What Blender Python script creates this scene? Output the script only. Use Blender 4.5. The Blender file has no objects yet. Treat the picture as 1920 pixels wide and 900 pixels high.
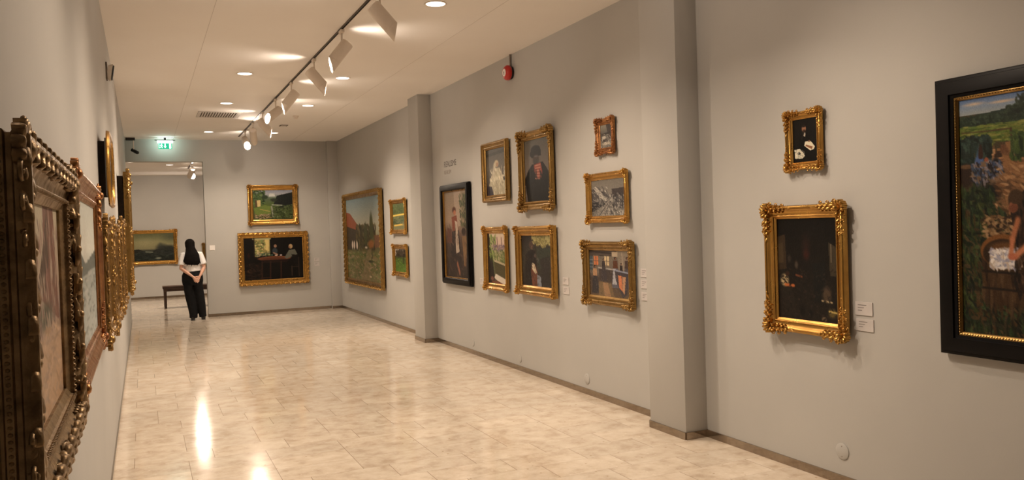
import bpy, bmesh, math, random
import numpy as np
from mathutils import Vector, Matrix
C = bpy.context.scene
COL = C.collection
PI = math.pi
# ------------------------------------------------------------------ camera, exposure, world
cam = bpy.data.objects.new('camera', bpy.data.cameras.new('camera'))
COL.objects.link(cam); C.camera = cam
cr, cu, cf = Vector((.91059,-.41201,-.03270)), Vector((.03724,.00299,.99930)), Vector((.41163,.91117,-.01807))
mm = Matrix((cr, cu, -cf)).transposed().to_4x4(); mm.translation = (0,0,1.7)
cam.matrix_world = mm
cam.data.sensor_width = 36; cam.data.lens = 1531.0/1920*36; cam.data.clip_start = .05
C.view_settings.view_transform = 'Standard'; C.view_settings.look = 'None'
C.view_settings.exposure = 0.1; C.view_settings.gamma = 1
try: C.view_settings.use_curve_mapping = False
except Exception: pass
W = bpy.data.worlds.new('world'); C.world = W; W.use_nodes = True
W.node_tree.nodes['Background'].inputs[0].default_value = (1,.75,.5,1)
W.node_tree.nodes['Background'].inputs[1].default_value = .02
WARM = (1,.83,.66); WARM2 = (1,.80,.62)
P_DOWN, P_SPOT, P_NEXT, P_LEAK = 22, 150, 17, 24

# ------------------------------------------------------------------ materials
def nmat(name, base, rough=.5, metal=0, spec=.5):
    m = bpy.data.materials.new(name); m.use_nodes = True
    b = m.node_tree.nodes['Principled BSDF']
    b.inputs['Base Color'].default_value = (*base,1); b.inputs['Roughness'].default_value = rough
    b.inputs['Metallic'].default_value = metal; b.inputs['Specular IOR Level'].default_value = spec
    return m, m.node_tree, b
def noise_mat(name, c1, c2, rough=.5, metal=0, scale=20, bump=.0, bscale=None, spec=.5, detail=5, r2=None, lo=.35, hi=.65, dist=.002):
    m, t, b = nmat(name, c1, rough, metal, spec)
    tc = t.nodes.new('ShaderNodeTexCoord')
    n = t.nodes.new('ShaderNodeTexNoise'); n.inputs['Scale'].default_value = scale; n.inputs['Detail'].default_value = detail
    t.links.new(tc.outputs['Object'], n.inputs['Vector'])
    r = t.nodes.new('ShaderNodeValToRGB'); r.color_ramp.elements[0].position = lo; r.color_ramp.elements[1].position = hi
    r.color_ramp.elements[0].color = (*c1,1); r.color_ramp.elements[1].color = (*c2,1)
    t.links.new(n.outputs['Fac'], r.inputs['Fac']); t.links.new(r.outputs['Color'], b.inputs['Base Color'])
    if r2 is not None:
        mr = t.nodes.new('ShaderNodeMapRange'); mr.inputs['From Min'].default_value = .3; mr.inputs['From Max'].default_value = .7
        mr.inputs['To Min'].default_value = rough; mr.inputs['To Max'].default_value = r2
        t.links.new(n.outputs['Fac'], mr.inputs['Value']); t.links.new(mr.outputs['Result'], b.inputs['Roughness'])
    if bump:
        n2 = t.nodes.new('ShaderNodeTexNoise'); n2.inputs['Scale'].default_value = bscale or scale*3; n2.inputs['Detail'].default_value = 4
        t.links.new(tc.outputs['Object'], n2.inputs['Vector'])
        bp = t.nodes.new('ShaderNodeBump'); bp.inputs['Strength'].default_value = bump; bp.inputs['Distance'].default_value = dist
        t.links.new(n2.outputs['Fac'], bp.inputs['Height']); t.links.new(bp.outputs['Normal'], b.inputs['Normal'])
    return m
def emit(name, col, s):
    m = bpy.data.materials.new(name); m.use_nodes = True; t = m.node_tree
    b = t.nodes['Principled BSDF']; b.inputs['Base Color'].default_value = (.8,.8,.8,1)
    b.inputs['Emission Color'].default_value = (*col,1); b.inputs['Emission Strength'].default_value = s
    return m
M_WALL = noise_mat('wall_paint', (.425,.412,.388), (.445,.432,.406), .75, scale=1.3, bump=.25, bscale=160, spec=.25, dist=.001)
M_CEIL = noise_mat('ceiling_paint', (.80,.765,.73), (.83,.80,.765), .8, scale=.7, bump=.15, bscale=60, spec=.2, dist=.001)
M_GOLD = noise_mat('gilding', (.50,.285,.075), (.36,.19,.05), .22, .95, scale=9, bump=.25, bscale=120, r2=.40, lo=.35, hi=.8)
M_GOLD2 = noise_mat('dull_gilding', (.36,.22,.07), (.22,.125,.04), .24, .92, scale=11, bump=.3, bscale=120, r2=.42, lo=.35, hi=.8)
M_DARKGOLD = noise_mat('dark_gilding', (.33,.19,.06), (.15,.085,.03), .30, .9, scale=22, bump=.5, bscale=110, r2=.6, lo=.4, hi=.7)
M_BRONZE = noise_mat('bronze_gilding', (.34,.23,.12), (.15,.10,.055), .30, .85, scale=25, bump=.7, bscale=140, r2=.6, lo=.38, hi=.7)
M_REDGOLD = noise_mat('reddish_gilding', (.40,.19,.07), (.19,.07,.03), .24, .88, scale=16, bump=.4, bscale=90, r2=.5, lo=.4, hi=.7)
M_BLACKWOOD = noise_mat('black_lacquered_wood', (.003,.0026,.0026), (.005,.004,.004), .42, 0, scale=8, bump=.1, spec=.12)
M_BACK = noise_mat('dark_backing_board', (.018,.013,.010), (.03,.02,.014), .85, 0, scale=12, spec=.2)
M_STEEL = noise_mat('brushed_skirting_metal', (.30,.25,.20), (.36,.30,.24), .08, .9, scale=30, bump=.05)
M_WHITE = noise_mat('white_lamp_enamel', (.70,.62,.54), (.74,.66,.58), .42, 0, scale=6)
M_CARD = noise_mat('label_card', (.50,.465,.445), (.53,.495,.475), .6, 0, scale=9)
M_INK = noise_mat('grey_print', (.16,.14,.13), (.2,.18,.17), .7, 0, scale=9)
M_BLACK = noise_mat('black_plastic', (.008,.008,.009), (.014,.014,.015), .35, 0, scale=10)
M_TRACK = noise_mat('dark_track_slot', (.06,.045,.035), (.09,.065,.05), .4, .4, scale=10)
M_RED = noise_mat('red_bell_plastic', (.42,.012,.008), (.50,.02,.012), .3, 0, scale=9)
M_GRILLE = noise_mat('vent_grille_paint', (.50,.46,.42), (.56,.52,.48), .5, 0, scale=9)
M_SHADOWGAP = noise_mat('dark_vent_interior', (.10,.08,.06), (.14,.11,.09), .8, 0, scale=9)
M_LENS = emit('glowing_lamp_lens', (1,.88,.74), 4)
M_LENS_HOT = emit('glowing_spot_lens', (1,.88,.74), 9)
M_BENCH = noise_mat('dark_bench_wood', (.035,.016,.010), (.06,.028,.016), .35, 0, scale=12)
M_SKIN = noise_mat('skin', (.62,.34,.24), (.66,.38,.27), .5, 0, scale=10)
M_SHIRT = noise_mat('white_cotton', (.78,.76,.75), (.84,.82,.81), .8, 0, scale=14, bump=.5, bscale=22, dist=.01)
M_TROUSER = noise_mat('black_cloth', (.006,.006,.007), (.010,.010,.011), .85, 0, scale=14, bump=.4, bscale=20, dist=.01, spec=.2)
M_HAIR = noise_mat('dark_hair', (.004,.003,.003), (.006,.004,.003), .75, 0, scale=40, bump=.5, bscale=60, dist=.004, spec=.12)
M_SHOE = noise_mat('black_leather', (.006,.006,.006), (.012,.011,.011), .4, 0, scale=20)
M_SWITCH = noise_mat('white_plastic', (.80,.76,.72), (.84,.80,.76), .4, 0, scale=9)
M_CONDUIT = noise_mat('grey_brown_conduit', (.20,.16,.13), (.24,.19,.15), .5, 0, scale=9)

def floor_mat():
    m, t, b = nmat('polished_stone_tiles', (.6,.5,.4), .13, 0, .5)
    N = t.nodes; L = t.links
    tc = N.new('ShaderNodeTexCoord'); sp = N.new('ShaderNodeSeparateXYZ'); L.new(tc.outputs['Object'], sp.inputs[0])
    def mth(op, a, b_=None, c=None):
        n = N.new('ShaderNodeMath'); n.operation = op
        for i, v in enumerate((a, b_, c)):
            if v is None: continue
            if isinstance(v, (int,float)): n.inputs[i].default_value = v
            else: L.new(v, n.inputs[i])
        return n.outputs[0]
    row = mth('DIVIDE', mth('ADD', sp.outputs[1], -6.03+.295*60), .295)
    ri = mth('FLOOR', row); rf = mth('FRACT', row)
    wn = N.new('ShaderNodeTexWhiteNoise'); wn.noise_dimensions = '1D'; L.new(ri, wn.inputs['W'])
    off = mth('MULTIPLY', mth('FLOOR', mth('MULTIPLY', wn.outputs['Value'], 3)), 1/3)
    cx = mth('ADD', mth('DIVIDE', mth('ADD', sp.outputs[0], 20-.094), .56), off)
    ci = mth('FLOOR', cx); cxf = mth('FRACT', cx)
    jr = mth('MINIMUM', rf, mth('SUBTRACT', 1, rf))           # distance to row joint, in rows
    jc = mth('MINIMUM', cxf, mth('SUBTRACT', 1, cxf))
    lr = mth('LESS_THAN', jr, .006); lc = mth('LESS_THAN', jc, .0036)
    # per-tile tone
    cb = N.new('ShaderNodeCombineXYZ'); L.new(ci, cb.inputs[0]); L.new(ri, cb.inputs[1])
    w2 = N.new('ShaderNodeTexWhiteNoise'); w2.noise_dimensions = '3D'; L.new(cb.outputs[0], w2.inputs['Vector'])
    # shifted coordinates per tile so veining breaks at the joints
    ad = N.new('ShaderNodeVectorMath'); ad.operation = 'MULTIPLY_ADD'
    L.new(w2.outputs['Color'], ad.inputs[0]); ad.inputs[1].default_value = (9,9,9); L.new(tc.outputs['Object'], ad.inputs[2])
    n1 = N.new('ShaderNodeTexNoise'); n1.inputs['Scale'].default_value = 7; n1.inputs['Detail'].default_value = 8; n1.inputs['Roughness'].default_value = .62
    L.new(ad.outputs[0], n1.inputs['Vector'])
    r1 = N.new('ShaderNodeValToRGB'); e = r1.color_ramp.elements
    e[0].position = .32; e[0].color = (.50,.40,.30,1); e[1].position = .66; e[1].color = (.70,.61,.50,1)
    k = r1.color_ramp.elements.new(.47); k.color = (.62,.52,.41,1)
    L.new(n1.outputs['Fac'], r1.inputs['Fac'])
    vo = N.new('ShaderNodeTexVoronoi'); vo.inputs['Scale'].default_value = 24; L.new(ad.outputs[0], vo.inputs['Vector'])
    vr = N.new('ShaderNodeMapRange'); vr.inputs['From Min'].default_value = .10; vr.inputs['From Max'].default_value = .25; vr.inputs['To Min'].default_value = .5; vr.inputs['To Max'].default_value = 0
    L.new(vo.outputs['Distance'], vr.inputs['Value'])
    sc = N.new('ShaderNodeSeparateColor'); L.new(vo.outputs['Color'], sc.inputs[0])
    gate = mth('GREATER_THAN', sc.outputs[0], .72)
    mx = N.new('ShaderNodeMixRGB'); L.new(mth('MULTIPLY', vr.outputs[0], gate), mx.inputs[0]); L.new(r1.outputs[0], mx.inputs[1]); mx.inputs[2].default_value = (.80,.72,.60,1)
    gate2 = mth('GREATER_THAN', sc.outputs[1], .955)
    mxb = N.new('ShaderNodeMixRGB'); L.new(mth('MULTIPLY', mth('MULTIPLY', vr.outputs[0], 1.5), gate2), mxb.inputs[0]); L.new(mx.outputs[0], mxb.inputs[1]); mxb.inputs[2].default_value = (.30,.20,.09,1)
    tone = mth('ADD', mth('MULTIPLY', w2.outputs['Value'], .12), .93)
    mt = N.new('ShaderNodeMixRGB'); mt.blend_type = 'MULTIPLY'; mt.inputs[0].default_value = 1
    cc = N.new('ShaderNodeCombineXYZ')
    for i in range(3): L.new(tone, cc.inputs[i])
    L.new(mxb.outputs[0], mt.inputs[1]); L.new(cc.outputs[0], mt.inputs[2])
    j = N.new('ShaderNodeMixRGB'); L.new(mth('MAXIMUM', mth('MULTIPLY', lr, .38), mth('MULTIPLY', lc, .8)), j.inputs[0])
    L.new(mt.outputs[0], j.inputs[1]); j.inputs[2].default_value = (.20,.14,.09,1)
    L.new(j.outputs[0], b.inputs['Base Color'])
    n3 = N.new('ShaderNodeTexNoise'); n3.inputs['Scale'].default_value = 3; L.new(tc.outputs['Object'], n3.inputs['Vector'])
    rr = N.new('ShaderNodeMapRange'); rr.inputs['To Min'].default_value = .07; rr.inputs['To Max'].default_value = .15; L.new(n3.outputs['Fac'], rr.inputs['Value'])
    L.new(rr.outputs[0], b.inputs['Roughness'])
    n4 = N.new('ShaderNodeTexNoise'); n4.inputs['Scale'].default_value = 9; L.new(ad.outputs[0], n4.inputs['Vector'])
    bp = N.new('ShaderNodeBump'); bp.inputs['Strength'].default_value = .12; bp.inputs['Distance'].default_value = .004
    L.new(n4.outputs['Fac'], bp.inputs['Height']); L.new(bp.outputs[0], b.inputs['Normal'])
    return m
M_FLOOR = floor_mat()
def paint_mat():
    m, t, b = nmat('oil_paint', (.5,.5,.5), .45, 0, .2)
    a = t.nodes.new('ShaderNodeVertexColor'); a.layer_name = 'paint'
    t.links.new(a.outputs['Color'], b.inputs['Base Color'])
    tc = t.nodes.new('ShaderNodeTexCoord'); n = t.nodes.new('ShaderNodeTexNoise'); n.inputs['Scale'].default_value = 70; n.inputs['Detail'].default_value = 6
    t.links.new(tc.outputs['Object'], n.inputs['Vector'])
    bp = t.nodes.new('ShaderNodeBump'); bp.inputs['Strength'].default_value = .35; bp.inputs['Distance'].default_value = .002
    t.links.new(n.outputs['Fac'], bp.inputs['Height']); t.links.new(bp.outputs[0], b.inputs['Normal'])
    return m
M_PAINT = paint_mat()

# ------------------------------------------------------------------ helpers
def tag(o, label=None, cat=None, group=None, kind=None):
    if label: o['label'] = label
    if cat: o['category'] = cat
    if group: o['group'] = group
    if kind: o['kind'] = kind
    return o
def obj(name, bm, mat, parent=None, smooth=None, recalc=True):
    if recalc: bmesh.ops.recalc_face_normals(bm, faces=bm.faces)
    me = bpy.data.meshes.new(name); bm.to_mesh(me); bm.free()
    me.materials.append(mat)
    if smooth is not None:
        for p in me.polygons: p.use_smooth = True
        if smooth < 3.0: me.set_sharp_from_angle(angle=smooth)
    o = bpy.data.objects.new(name, me); COL.objects.link(o)
    if parent is not None: o.parent = parent
    return o
def empty(name, loc, rot=None):
    o = bpy.data.objects.new(name, None); COL.objects.link(o); o.empty_display_size = .1
    o.location = loc
    if rot is not None: o.rotation_euler = rot
    return o
def box(bm, a, b, bev=0):
    x0,y0,z0 = a; x1,y1,z1 = b
    v = [bm.verts.new(p) for p in ((x0,y0,z0),(x1,y0,z0),(x1,y1,z0),(x0,y1,z0),(x0,y0,z1),(x1,y0,z1),(x1,y1,z1),(x0,y1,z1))]
    fs = [bm.faces.new([v[i] for i in f]) for f in ((0,3,2,1),(4,5,6,7),(0,1,5,4),(1,2,6,5),(2,3,7,6),(3,0,4,7))]
    if bev:
        es = set(e for f in fs for e in f.edges)
        bmesh.ops.bevel(bm, geom=list(es), offset=bev, segments=2, affect='EDGES', profile=.5)
def ring(bm, c, u, v, r1, r2, n, ph=0):
    return [bm.verts.new(Vector(c)+Vector(u)*(r1*math.cos(2*PI*i/n+ph))+Vector(v)*(r2*math.sin(2*PI*i/n+ph))) for i in range(n)]
def skin(bm, A, B):
    n = len(A)
    for i in range(n): bm.faces.new((A[i],A[(i+1)%n],B[(i+1)%n],B[i]))
def loft(bm, pts, n=12, ref=(0,1,0), cap=True):
    """pts: (centre, r_side, r_ref); rings perpendicular to the path"""
    P = [Vector(p[0]) for p in pts]; prev = None; first = None
    for i, p in enumerate(pts):
        t = (P[min(i+1,len(P)-1)]-P[max(i-1,0)]).normalized()
        s = t.cross(Vector(ref))
        if s.length < 1e-3: s = t.cross(Vector((1,0,0)))
        s.normalize(); q = s.cross(t).normalized()
        R = ring(bm, P[i], s, q, p[1], p[2], n)
        if prev: skin(bm, prev, R)
        else: first = R
        prev = R
    if cap:
        bm.faces.new(list(reversed(first))); bm.faces.new(prev)
def cyl(bm, a, b, r, n=20, r2=None, cap=True):
    r2 = r if r2 is None else r2
    d = (Vector(b)-Vector(a)).normalized(); ref = (0,0,1) if abs(d.z) < .9 else (1,0,0)
    loft(bm, [(a,r,r),(b,r2,r2)], n, ref, cap)
def blob(bm, c, ax, ay, az, nu=6, nv=4):
    """ellipsoid with semi-axis vectors"""
    c = Vector(c); ax, ay, az = Vector(ax), Vector(ay), Vector(az)
    top = bm.verts.new(c+az); bot = bm.verts.new(c-az); prev = None
    for j in range(1, nv):
        a = PI*j/nv
        R = [bm.verts.new(c+az*math.cos(a)+(ax*math.cos(2*PI*i/nu)+ay*math.sin(2*PI*i/nu))*math.sin(a)) for i in range(nu)]
        if prev: skin(bm, prev, R)
        else:
            for i in range(nu): bm.faces.new((top,R[i],R[(i+1)%nu]))
        prev = R
    for i in range(nu): bm.faces.new((bot,prev[(i+1)%nu],prev[i]))
def leaf(bm, base, d, L, wd, h, n=Vector((0,0,1)), curl=.5, lobes=3, ns=8):
    """acanthus-like leaf: creased, lobed, arching off the surface and curling at the tip"""
    base = Vector(base); d = Vector(d).normalized(); n = Vector(n); s = n.cross(d).normalized(); rows = []
    for i in range(ns+1):
        t = i/ns
        w = wd*math.sin(PI*min(1,t*.92+.08))**.7*(1-.28*abs(math.sin(t*PI*lobes)))
        hh = h*(math.sin(PI*t*.75)+.15); fw = L*(t - curl*.25*max(0,t-.7)/.3*t)
        rows.append([bm.verts.new(base+d*fw+s*(w*k)+n*(hh*(1-.75*k*k) - h*.45*(1 if abs(k)<.01 else 0)*(1-t) - (.02*L if abs(k)>.9 else 0))) for k in (-1,-.55,0,.55,1)])
    for a, b in zip(rows, rows[1:]):
        for k in range(4): bm.faces.new((a[k],a[k+1],b[k+1],b[k]))
    # underside closes the leaf down to the moulding
    und = [[bm.verts.new(r[k].co*.94+r[4-k].co*.06 - n*(h*.55)) for k in (0,4)] for r in rows]
    for i in range(ns):
        bm.faces.new((rows[i][0], rows[i+1][0], und[i+1][0], und[i][0])); bm.faces.new((rows[i+1][4], rows[i][4], und[i][1], und[i+1][1]))
    bm.faces.new((rows[0][0],und[0][0],und[0][1],rows[0][4],rows[0][3],rows[0][2],rows[0][1]))
    bm.faces.new((rows[-1][4],und[-1][1],und[-1][0],rows[-1][0],rows[-1][1],rows[-1][2],rows[-1][3]))
def scroll(bm, c, r, th, z, flip=1, turns=1.4, n=Vector((0,0,1)), a0=0, X=Vector((1,0,0))):
    c = Vector(c); Y = Vector(n).cross(X); pts = []
    m = 14
    for i in range(m+1):
        t = i/m; a = a0+flip*t*turns*2*PI; rr = r*(1-.8*t)
        pts.append((c+X*(rr*math.cos(a))+Y*(rr*math.sin(a))+Vector(n)*(z+th*.8*t), th*(1-.35*t), th*(1-.35*t)))
    loft(bm, pts, 6, n)
# ------------------------------------------------------------------ picture frames
def moulding(bm, w, h, wm, prof):
    """mitred rectangular moulding; prof = [(t inward 0..1, z)]; closed to the back"""
    loops = []
    for t, z in prof:
        i = t*wm; x, y = w/2-i, h/2-i
        loops.append([bm.verts.new(p) for p in ((-x,-y,z),(x,-y,z),(x,y,z),(-x,y,z))])
    for A, B in zip(loops, loops[1:]+loops[:1]):
        skin(bm, A, B)
PROF = {
 'scoop': lambda d,s: [(0,.35*d),(0,.80*d),(.03,.9*d),(.08,.97*d),(.15,d),(.22,.97*d),(.27,.88*d),(.30,.86*d),(.36,.80*d),(.45,.70*d),(.55,.62*d),(.64,.58*d),(.70,.57*d),(.73,.66*d),(.78,.69*d),(.83,.66*d),(.85,.56*d),(.93,.5*d),(1,.44*d),(1,s),(1,.25*d),(.5,.25*d)],
 'deep': lambda d,s: [(0,.05*d),(0,.20*d),(.035,.24*d),(.035,.30*d),(0,.34*d),(0,.50*d),(.05,.54*d),(.05,.64*d),(.01,.68*d),(.01,.80*d),(.04,.92*d),(.09,.99*d),(.16,d),(.23,.94*d),(.27,.86*d),(.31,.84*d),(.38,.76*d),(.48,.66*d),(.58,.60*d),(.68,.57*d),(.71,.66*d),(.76,.69*d),(.81,.66*d),(.84,.56*d),(.93,.5*d),(1,.44*d),(1,s),(1,.05*d),(.5,.05*d)],
 'step': lambda d,s: [(0,.3*d),(0,.72*d),(.04,.78*d),(.10,.80*d),(.13,.93*d),(.22,d),(.32,.97*d),(.36,.84*d),(.52,.70*d),(.66,.66*d),(.68,.74*d),(.76,.76*d),(.80,.62*d),(.90,.55*d),(1,.46*d),(1,s),(1,.25*d),(.5,.25*d)],
 'torus': lambda d,s: [(0,.3*d),(0,.55*d),(.03,.62*d),(.07,.82*d),(.14,.95*d),(.22,d),(.30,.96*d),(.38,.84*d),(.42,.68*d),(.46,.66*d),(.60,.60*d),(.74,.56*d),(.77,.62*d),(.84,.64*d),(.88,.54*d),(1,.46*d),(1,s),(1,.25*d),(.5,.25*d)],
 'flat': lambda d,s: [(0,.2*d),(0,.96*d),(.02,d),(.84,.98*d),(.87,.80*d),(1,.70*d),(1,s),(1,.2*d),(.5,.2*d)],
 'rail': lambda d,s: [(0,.2*d),(0,.7*d),(.05,.74*d),(.17,.76*d),(.20,.97*d),(.26,d),(.84,.97*d),(.87,.80*d),(1,.70*d),(1,s),(1,.2*d),(.5,.2*d)],
}
def side_points(w, h, inset):
    x, y = w/2-inset, h/2-inset
    return [((-x,-y),(1,0),2*x),((x,-y),(0,1),2*y),((x,y),(-1,0),2*x),((-x,y),(0,-1),2*y)]
def bead_row(bm, w, h, inset, z, r, step, nu=6, nv=4, el=1.0):
    for (p, d, L) in side_points(w,h,inset):
        n = max(2,int(L/step))
        for i in range(n):
            s = (i+.5)*L/n; c = (p[0]+d[0]*s, p[1]+d[1]*s, z)
            blob(bm, c, Vector((d[0],d[1],0))*r*el, Vector((-d[1],d[0],0))*r, (0,0,r), nu, nv)
def carved_rim(bm, w, h, inset, z, L, step, rng, hh, ns=4):
    for (p, d, Ls) in side_points(w,h,inset):
        n = max(2,int(Ls/step)); D = Vector((d[0],d[1],0)); S = Vector((-d[1],d[0],0))
        for i in range(n):
            s = (i+.5)*Ls/n; c = Vector((p[0],p[1],z))+D*s
            leaf(bm, c-D*L*.5, D+S*(.55 if i%2 else -.55), L, L*.30, hh, lobes=2, ns=ns)
            if i%2: blob(bm, c+D*step*.45+Vector((0,0,hh*.3)), D*L*.2, S*L*.2, (0,0,hh*.8), 8, 5)
def corner_ornament(bm, cx, cy, sx, sy, S, d, z, rng, rich=1.0):
    """carved acanthus cluster on one corner; S size, arms along both members, shell past the corner"""
    X = Vector((sx,0,0)); Y = Vector((0,sy,0)); c = Vector((cx,cy,z)); out = (X+Y).normalized()
    hh = d*.46
    # shell of leaves fanning out over the corner
    for k in range(5):
        a = -.85+1.7*k/4
        dr = out*math.cos(a)+(X-Y).normalized()*math.sin(a)
        leaf(bm, c-out*S*.18, dr, S*(.50+.06*math.cos(a*2)), S*.12, hh*1.0, lobes=3, curl=.9)
    blob(bm, c-out*S*.1+Vector((0,0,hh*.8)), X*S*.13, Y*S*.13, (0,0,hh*.9), 8, 5)
    # arms running back along the members
    for (A, B) in ((-X, -Y), (-Y, -X)):
        q = c+A*S*.12
        ln = [.62,.55,.5,.42] if rich > .6 else [.6,.45]
        pos = 0
        for i, l in enumerate(ln):
            for sgn in (-1,1):
                dr = A+B*(.50*sgn*(1-.12*i))
                leaf(bm, q+A*S*pos+B*S*.02*sgn, dr, S*l*.62, S*.105*(1-.12*i), hh*(.95-.12*i), lobes=3)
            pos += l*.52
            blob(bm, q+A*S*(pos)+Vector((0,0,hh*.3)), A*S*.07, B*S*.06, (0,0,hh*.55), 6, 4)
        for i in range(3 if rich > .6 else 1):
            scroll(bm, c+A*S*(.30+.38*i)-B*S*(.19-.02*i), S*(.13-.02*i), S*.032, hh*.25, flip=1 if i%2 else -1, a0=rng.random()*6)
        leaf(bm, q+A*S*pos, A, S*.5, S*.09, hh*.6, lobes=3)
        for i in range(5):
            blob(bm, c+A*S*(.15+.22*i)+B*S*.17+Vector((0,0,-hh*.1)), A*S*.04, B*S*.04, (0,0,hh*.5), 6, 4)
def centre_ornament(bm, cx, cy, along, outv, S, d, z, rng):
    A = Vector((*along,0)); O = Vector((*outv,0)); c = Vector((cx,cy,z)); hh = d*.3
    for k in range(5):
        a = -1.1+2.2*k/4; leaf(bm, c-O*S*.15, O*math.cos(a)+A*math.sin(a), S*.42, S*.11, hh, lobes=3, curl=.9)
    for sg in (-1,1):
        for i in range(3):
            leaf(bm, c+A*sg*S*(.15+.3*i), A*sg+O*(.3 if i%2 else -.3), S*.42, S*.10*(1-.2*i), hh*(1-.2*i), lobes=3)
        scroll(bm, c+A*sg*S*.35+O*S*.06, S*.14, S*.035, hh*.3, flip=sg, X=A)
    blob(bm, c+Vector((0,0,hh*.6)), A*S*.14, O*S*.12, (0,0,hh), 8, 5)

def canvas_obj(parent, cw, ch, z, painter, res):
    nx, ny = res
    img = painter(nx, ny)                                # ny rows (top first) x nx, sRGB 0..1
    img = np.clip(img,0,1); lin = np.where(img<=.04045, img/12.92, ((img+.055)/1.055)**2.4)
    xs = np.linspace(-cw/2, cw/2, nx); ys = np.linspace(ch/2, -ch/2, ny)
    X, Y = np.meshgrid(xs, ys)
    co = np.stack([X, Y, np.full_like(X, z)], -1).reshape(-1,3)
    i = np.arange((ny-1)*(nx-1)); r = i//(nx-1); c = i%(nx-1); a = r*nx+c
    F = np.stack([a, a+nx, a+nx+1, a+1], -1)
    nb = len(co)
    bc = np.array([(-cw/2,ch/2,z-.012),(cw/2,ch/2,z-.012),(cw/2,-ch/2,z-.012),(-cw/2,-ch/2,z-.012)])
    tl, tr, br, bl = 0, nx-1, ny*nx-1, (ny-1)*nx
    extra = [(nb+3,nb+2,nb+1,nb), (tl,tr,nb+1,nb), (tr,br,nb+2,nb+1), (br,bl,nb+3,nb+2), (bl,tl,nb,nb+3)]
    me = bpy.data.meshes.new('painted_canvas')
    me.from_pydata(np.vstack([co,bc]).tolist(), [], F.tolist()+extra)
    at = me.color_attributes.new('paint', 'FLOAT_COLOR', 'POINT')
    col = np.concatenate([np.concatenate([lin.reshape(-1,3), np.ones((nb,1))],1), np.full((4,4),.3)],0)
    at.data.foreach_set('color', col.astype(np.float32).ravel())
    me.materials.append(M_PAINT)
    o = bpy.data.objects.new('painted_canvas', me); COL.objects.link(o); o.parent = parent
    return o

ROT = {'right': Matrix(((0,0,-1),(-1,0,0),(0,1,0))), 'left': Matrix(((0,0,1),(1,0,0),(0,1,0))), 'end': Matrix(((1,0,0),(0,0,-1),(0,1,0)))}
XL, XR, YE, ZC = -.26, 3.963, 18.06, 3.676
FR_N = [0]
def picture(wall, a0, a1, z0, z1, wm, d, style, mat, painter, label, corners=1.0, beads=False, carved=False, centres=0,
            slip=None, res=(70,80), group=None, wallpos=None, off=.0, slip_w=.012, corner_size=None, arch=0, side_beads=False, relief=1.0):
    """a0..a1: extent along the wall (Y on side walls, X on end walls). off: gap between wall and the moulding's back"""
    FR_N[0] += 1; rng = random.Random(100+FR_N[0])
    w, h = abs(a1-a0), z1-z0; m = (a0+a1)/2; zm = (z0+z1)/2
    pos = {'right': (XR,m,zm), 'left': (XL,m,zm), 'end': (m,YE,zm)}[wall] if wallpos is None else ((m,wallpos,zm) if wall=='end' else (wallpos,m,zm))
    t = empty('framed_painting', pos, ROT[wall].to_euler())
    tag(t, label, 'painting', group)
    prof = PROF[style](d, .30*d)
    prof = [(p[0], p[1]+off) for p in prof]
    bm = bmesh.new()
    if arch: arch_frame(bm, w, h, wm, prof)
    else: moulding(bm, w, h, wm, prof)
    zr = d+off
    if beads:
        bead_row(bm, w, h, wm*.785, .68*d+off, wm*.055, wm*.14)
    if side_beads:
        bead_row(bm, w, h, 0.001, .42*d+off, .0042, .011)
    if carved:
        cb = bmesh.new(); carved_rim(cb, w, h, wm*.22, .88*d+off, wm*.55, wm*.42, rng, d*(.14 if side_beads else .22), 8 if w < 2 else 4)
        obj('carved_relief', cb, mat, t, smooth=4)
    obj('frame', bm, mat, t, smooth=.6)
    if corners:
        S = corner_size or wm*1.15
        for sx in (-1,1):
            for sy in (-1,1):
                b2 = bmesh.new()
                corner_ornament(b2, sx*(w/2-wm*.20), sy*(h/2-wm*.20), sx, sy, S*1.15, d*relief, .76*d+off, rng, corners)
                obj('corner_ornament', b2, mat, t, smooth=4)
    if centres:
        for (cx,cy,al,ov) in ((0,h/2-wm*.25,(1,0),(0,1)),(0,-h/2+wm*.25,(1,0),(0,-1)),(w/2-wm*.25,0,(0,1),(1,0)),(-w/2+wm*.25,0,(0,1),(-1,0))):
            b2 = bmesh.new(); centre_ornament(b2, cx, cy, al, ov, centres, d*relief, .8*d+off, rng)
            obj('centre_ornament', b2, mat, t, smooth=4)
    iw, ih = w-2*wm, h-2*wm
    if slip is not None:
        b2 = bmesh.new()
        moulding(b2, iw+.002, ih+.002, slip_w, [(0,.28*d+off),(0,.62*d+off),(.3,.66*d+off),(.6,.6*d+off),(1,.45*d+off),(1,.28*d+off)])
        bead_row(b2, iw, ih, slip_w*.45, .64*d+off, slip_w*.26, slip_w*.75, 5, 3, 1.3)
        tag(obj('inner_slip', b2, slip, t, smooth=.6), 'gilded beaded inner slip')
        iw -= 2*slip_w; ih -= 2*slip_w
    canvas_obj(t, iw+.006, ih+.006, .36*d+off, painter, res)
    bi = wm*(1.25 if arch else .4)
    b2 = bmesh.new(); box(b2, (-w/2+bi,-h/2+bi,.0005), (w/2-bi,h/2-bi,(.24 if style!='deep' else .04)*d+off))
    obj('backing_board', b2, M_BACK, t)
    return t
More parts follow.
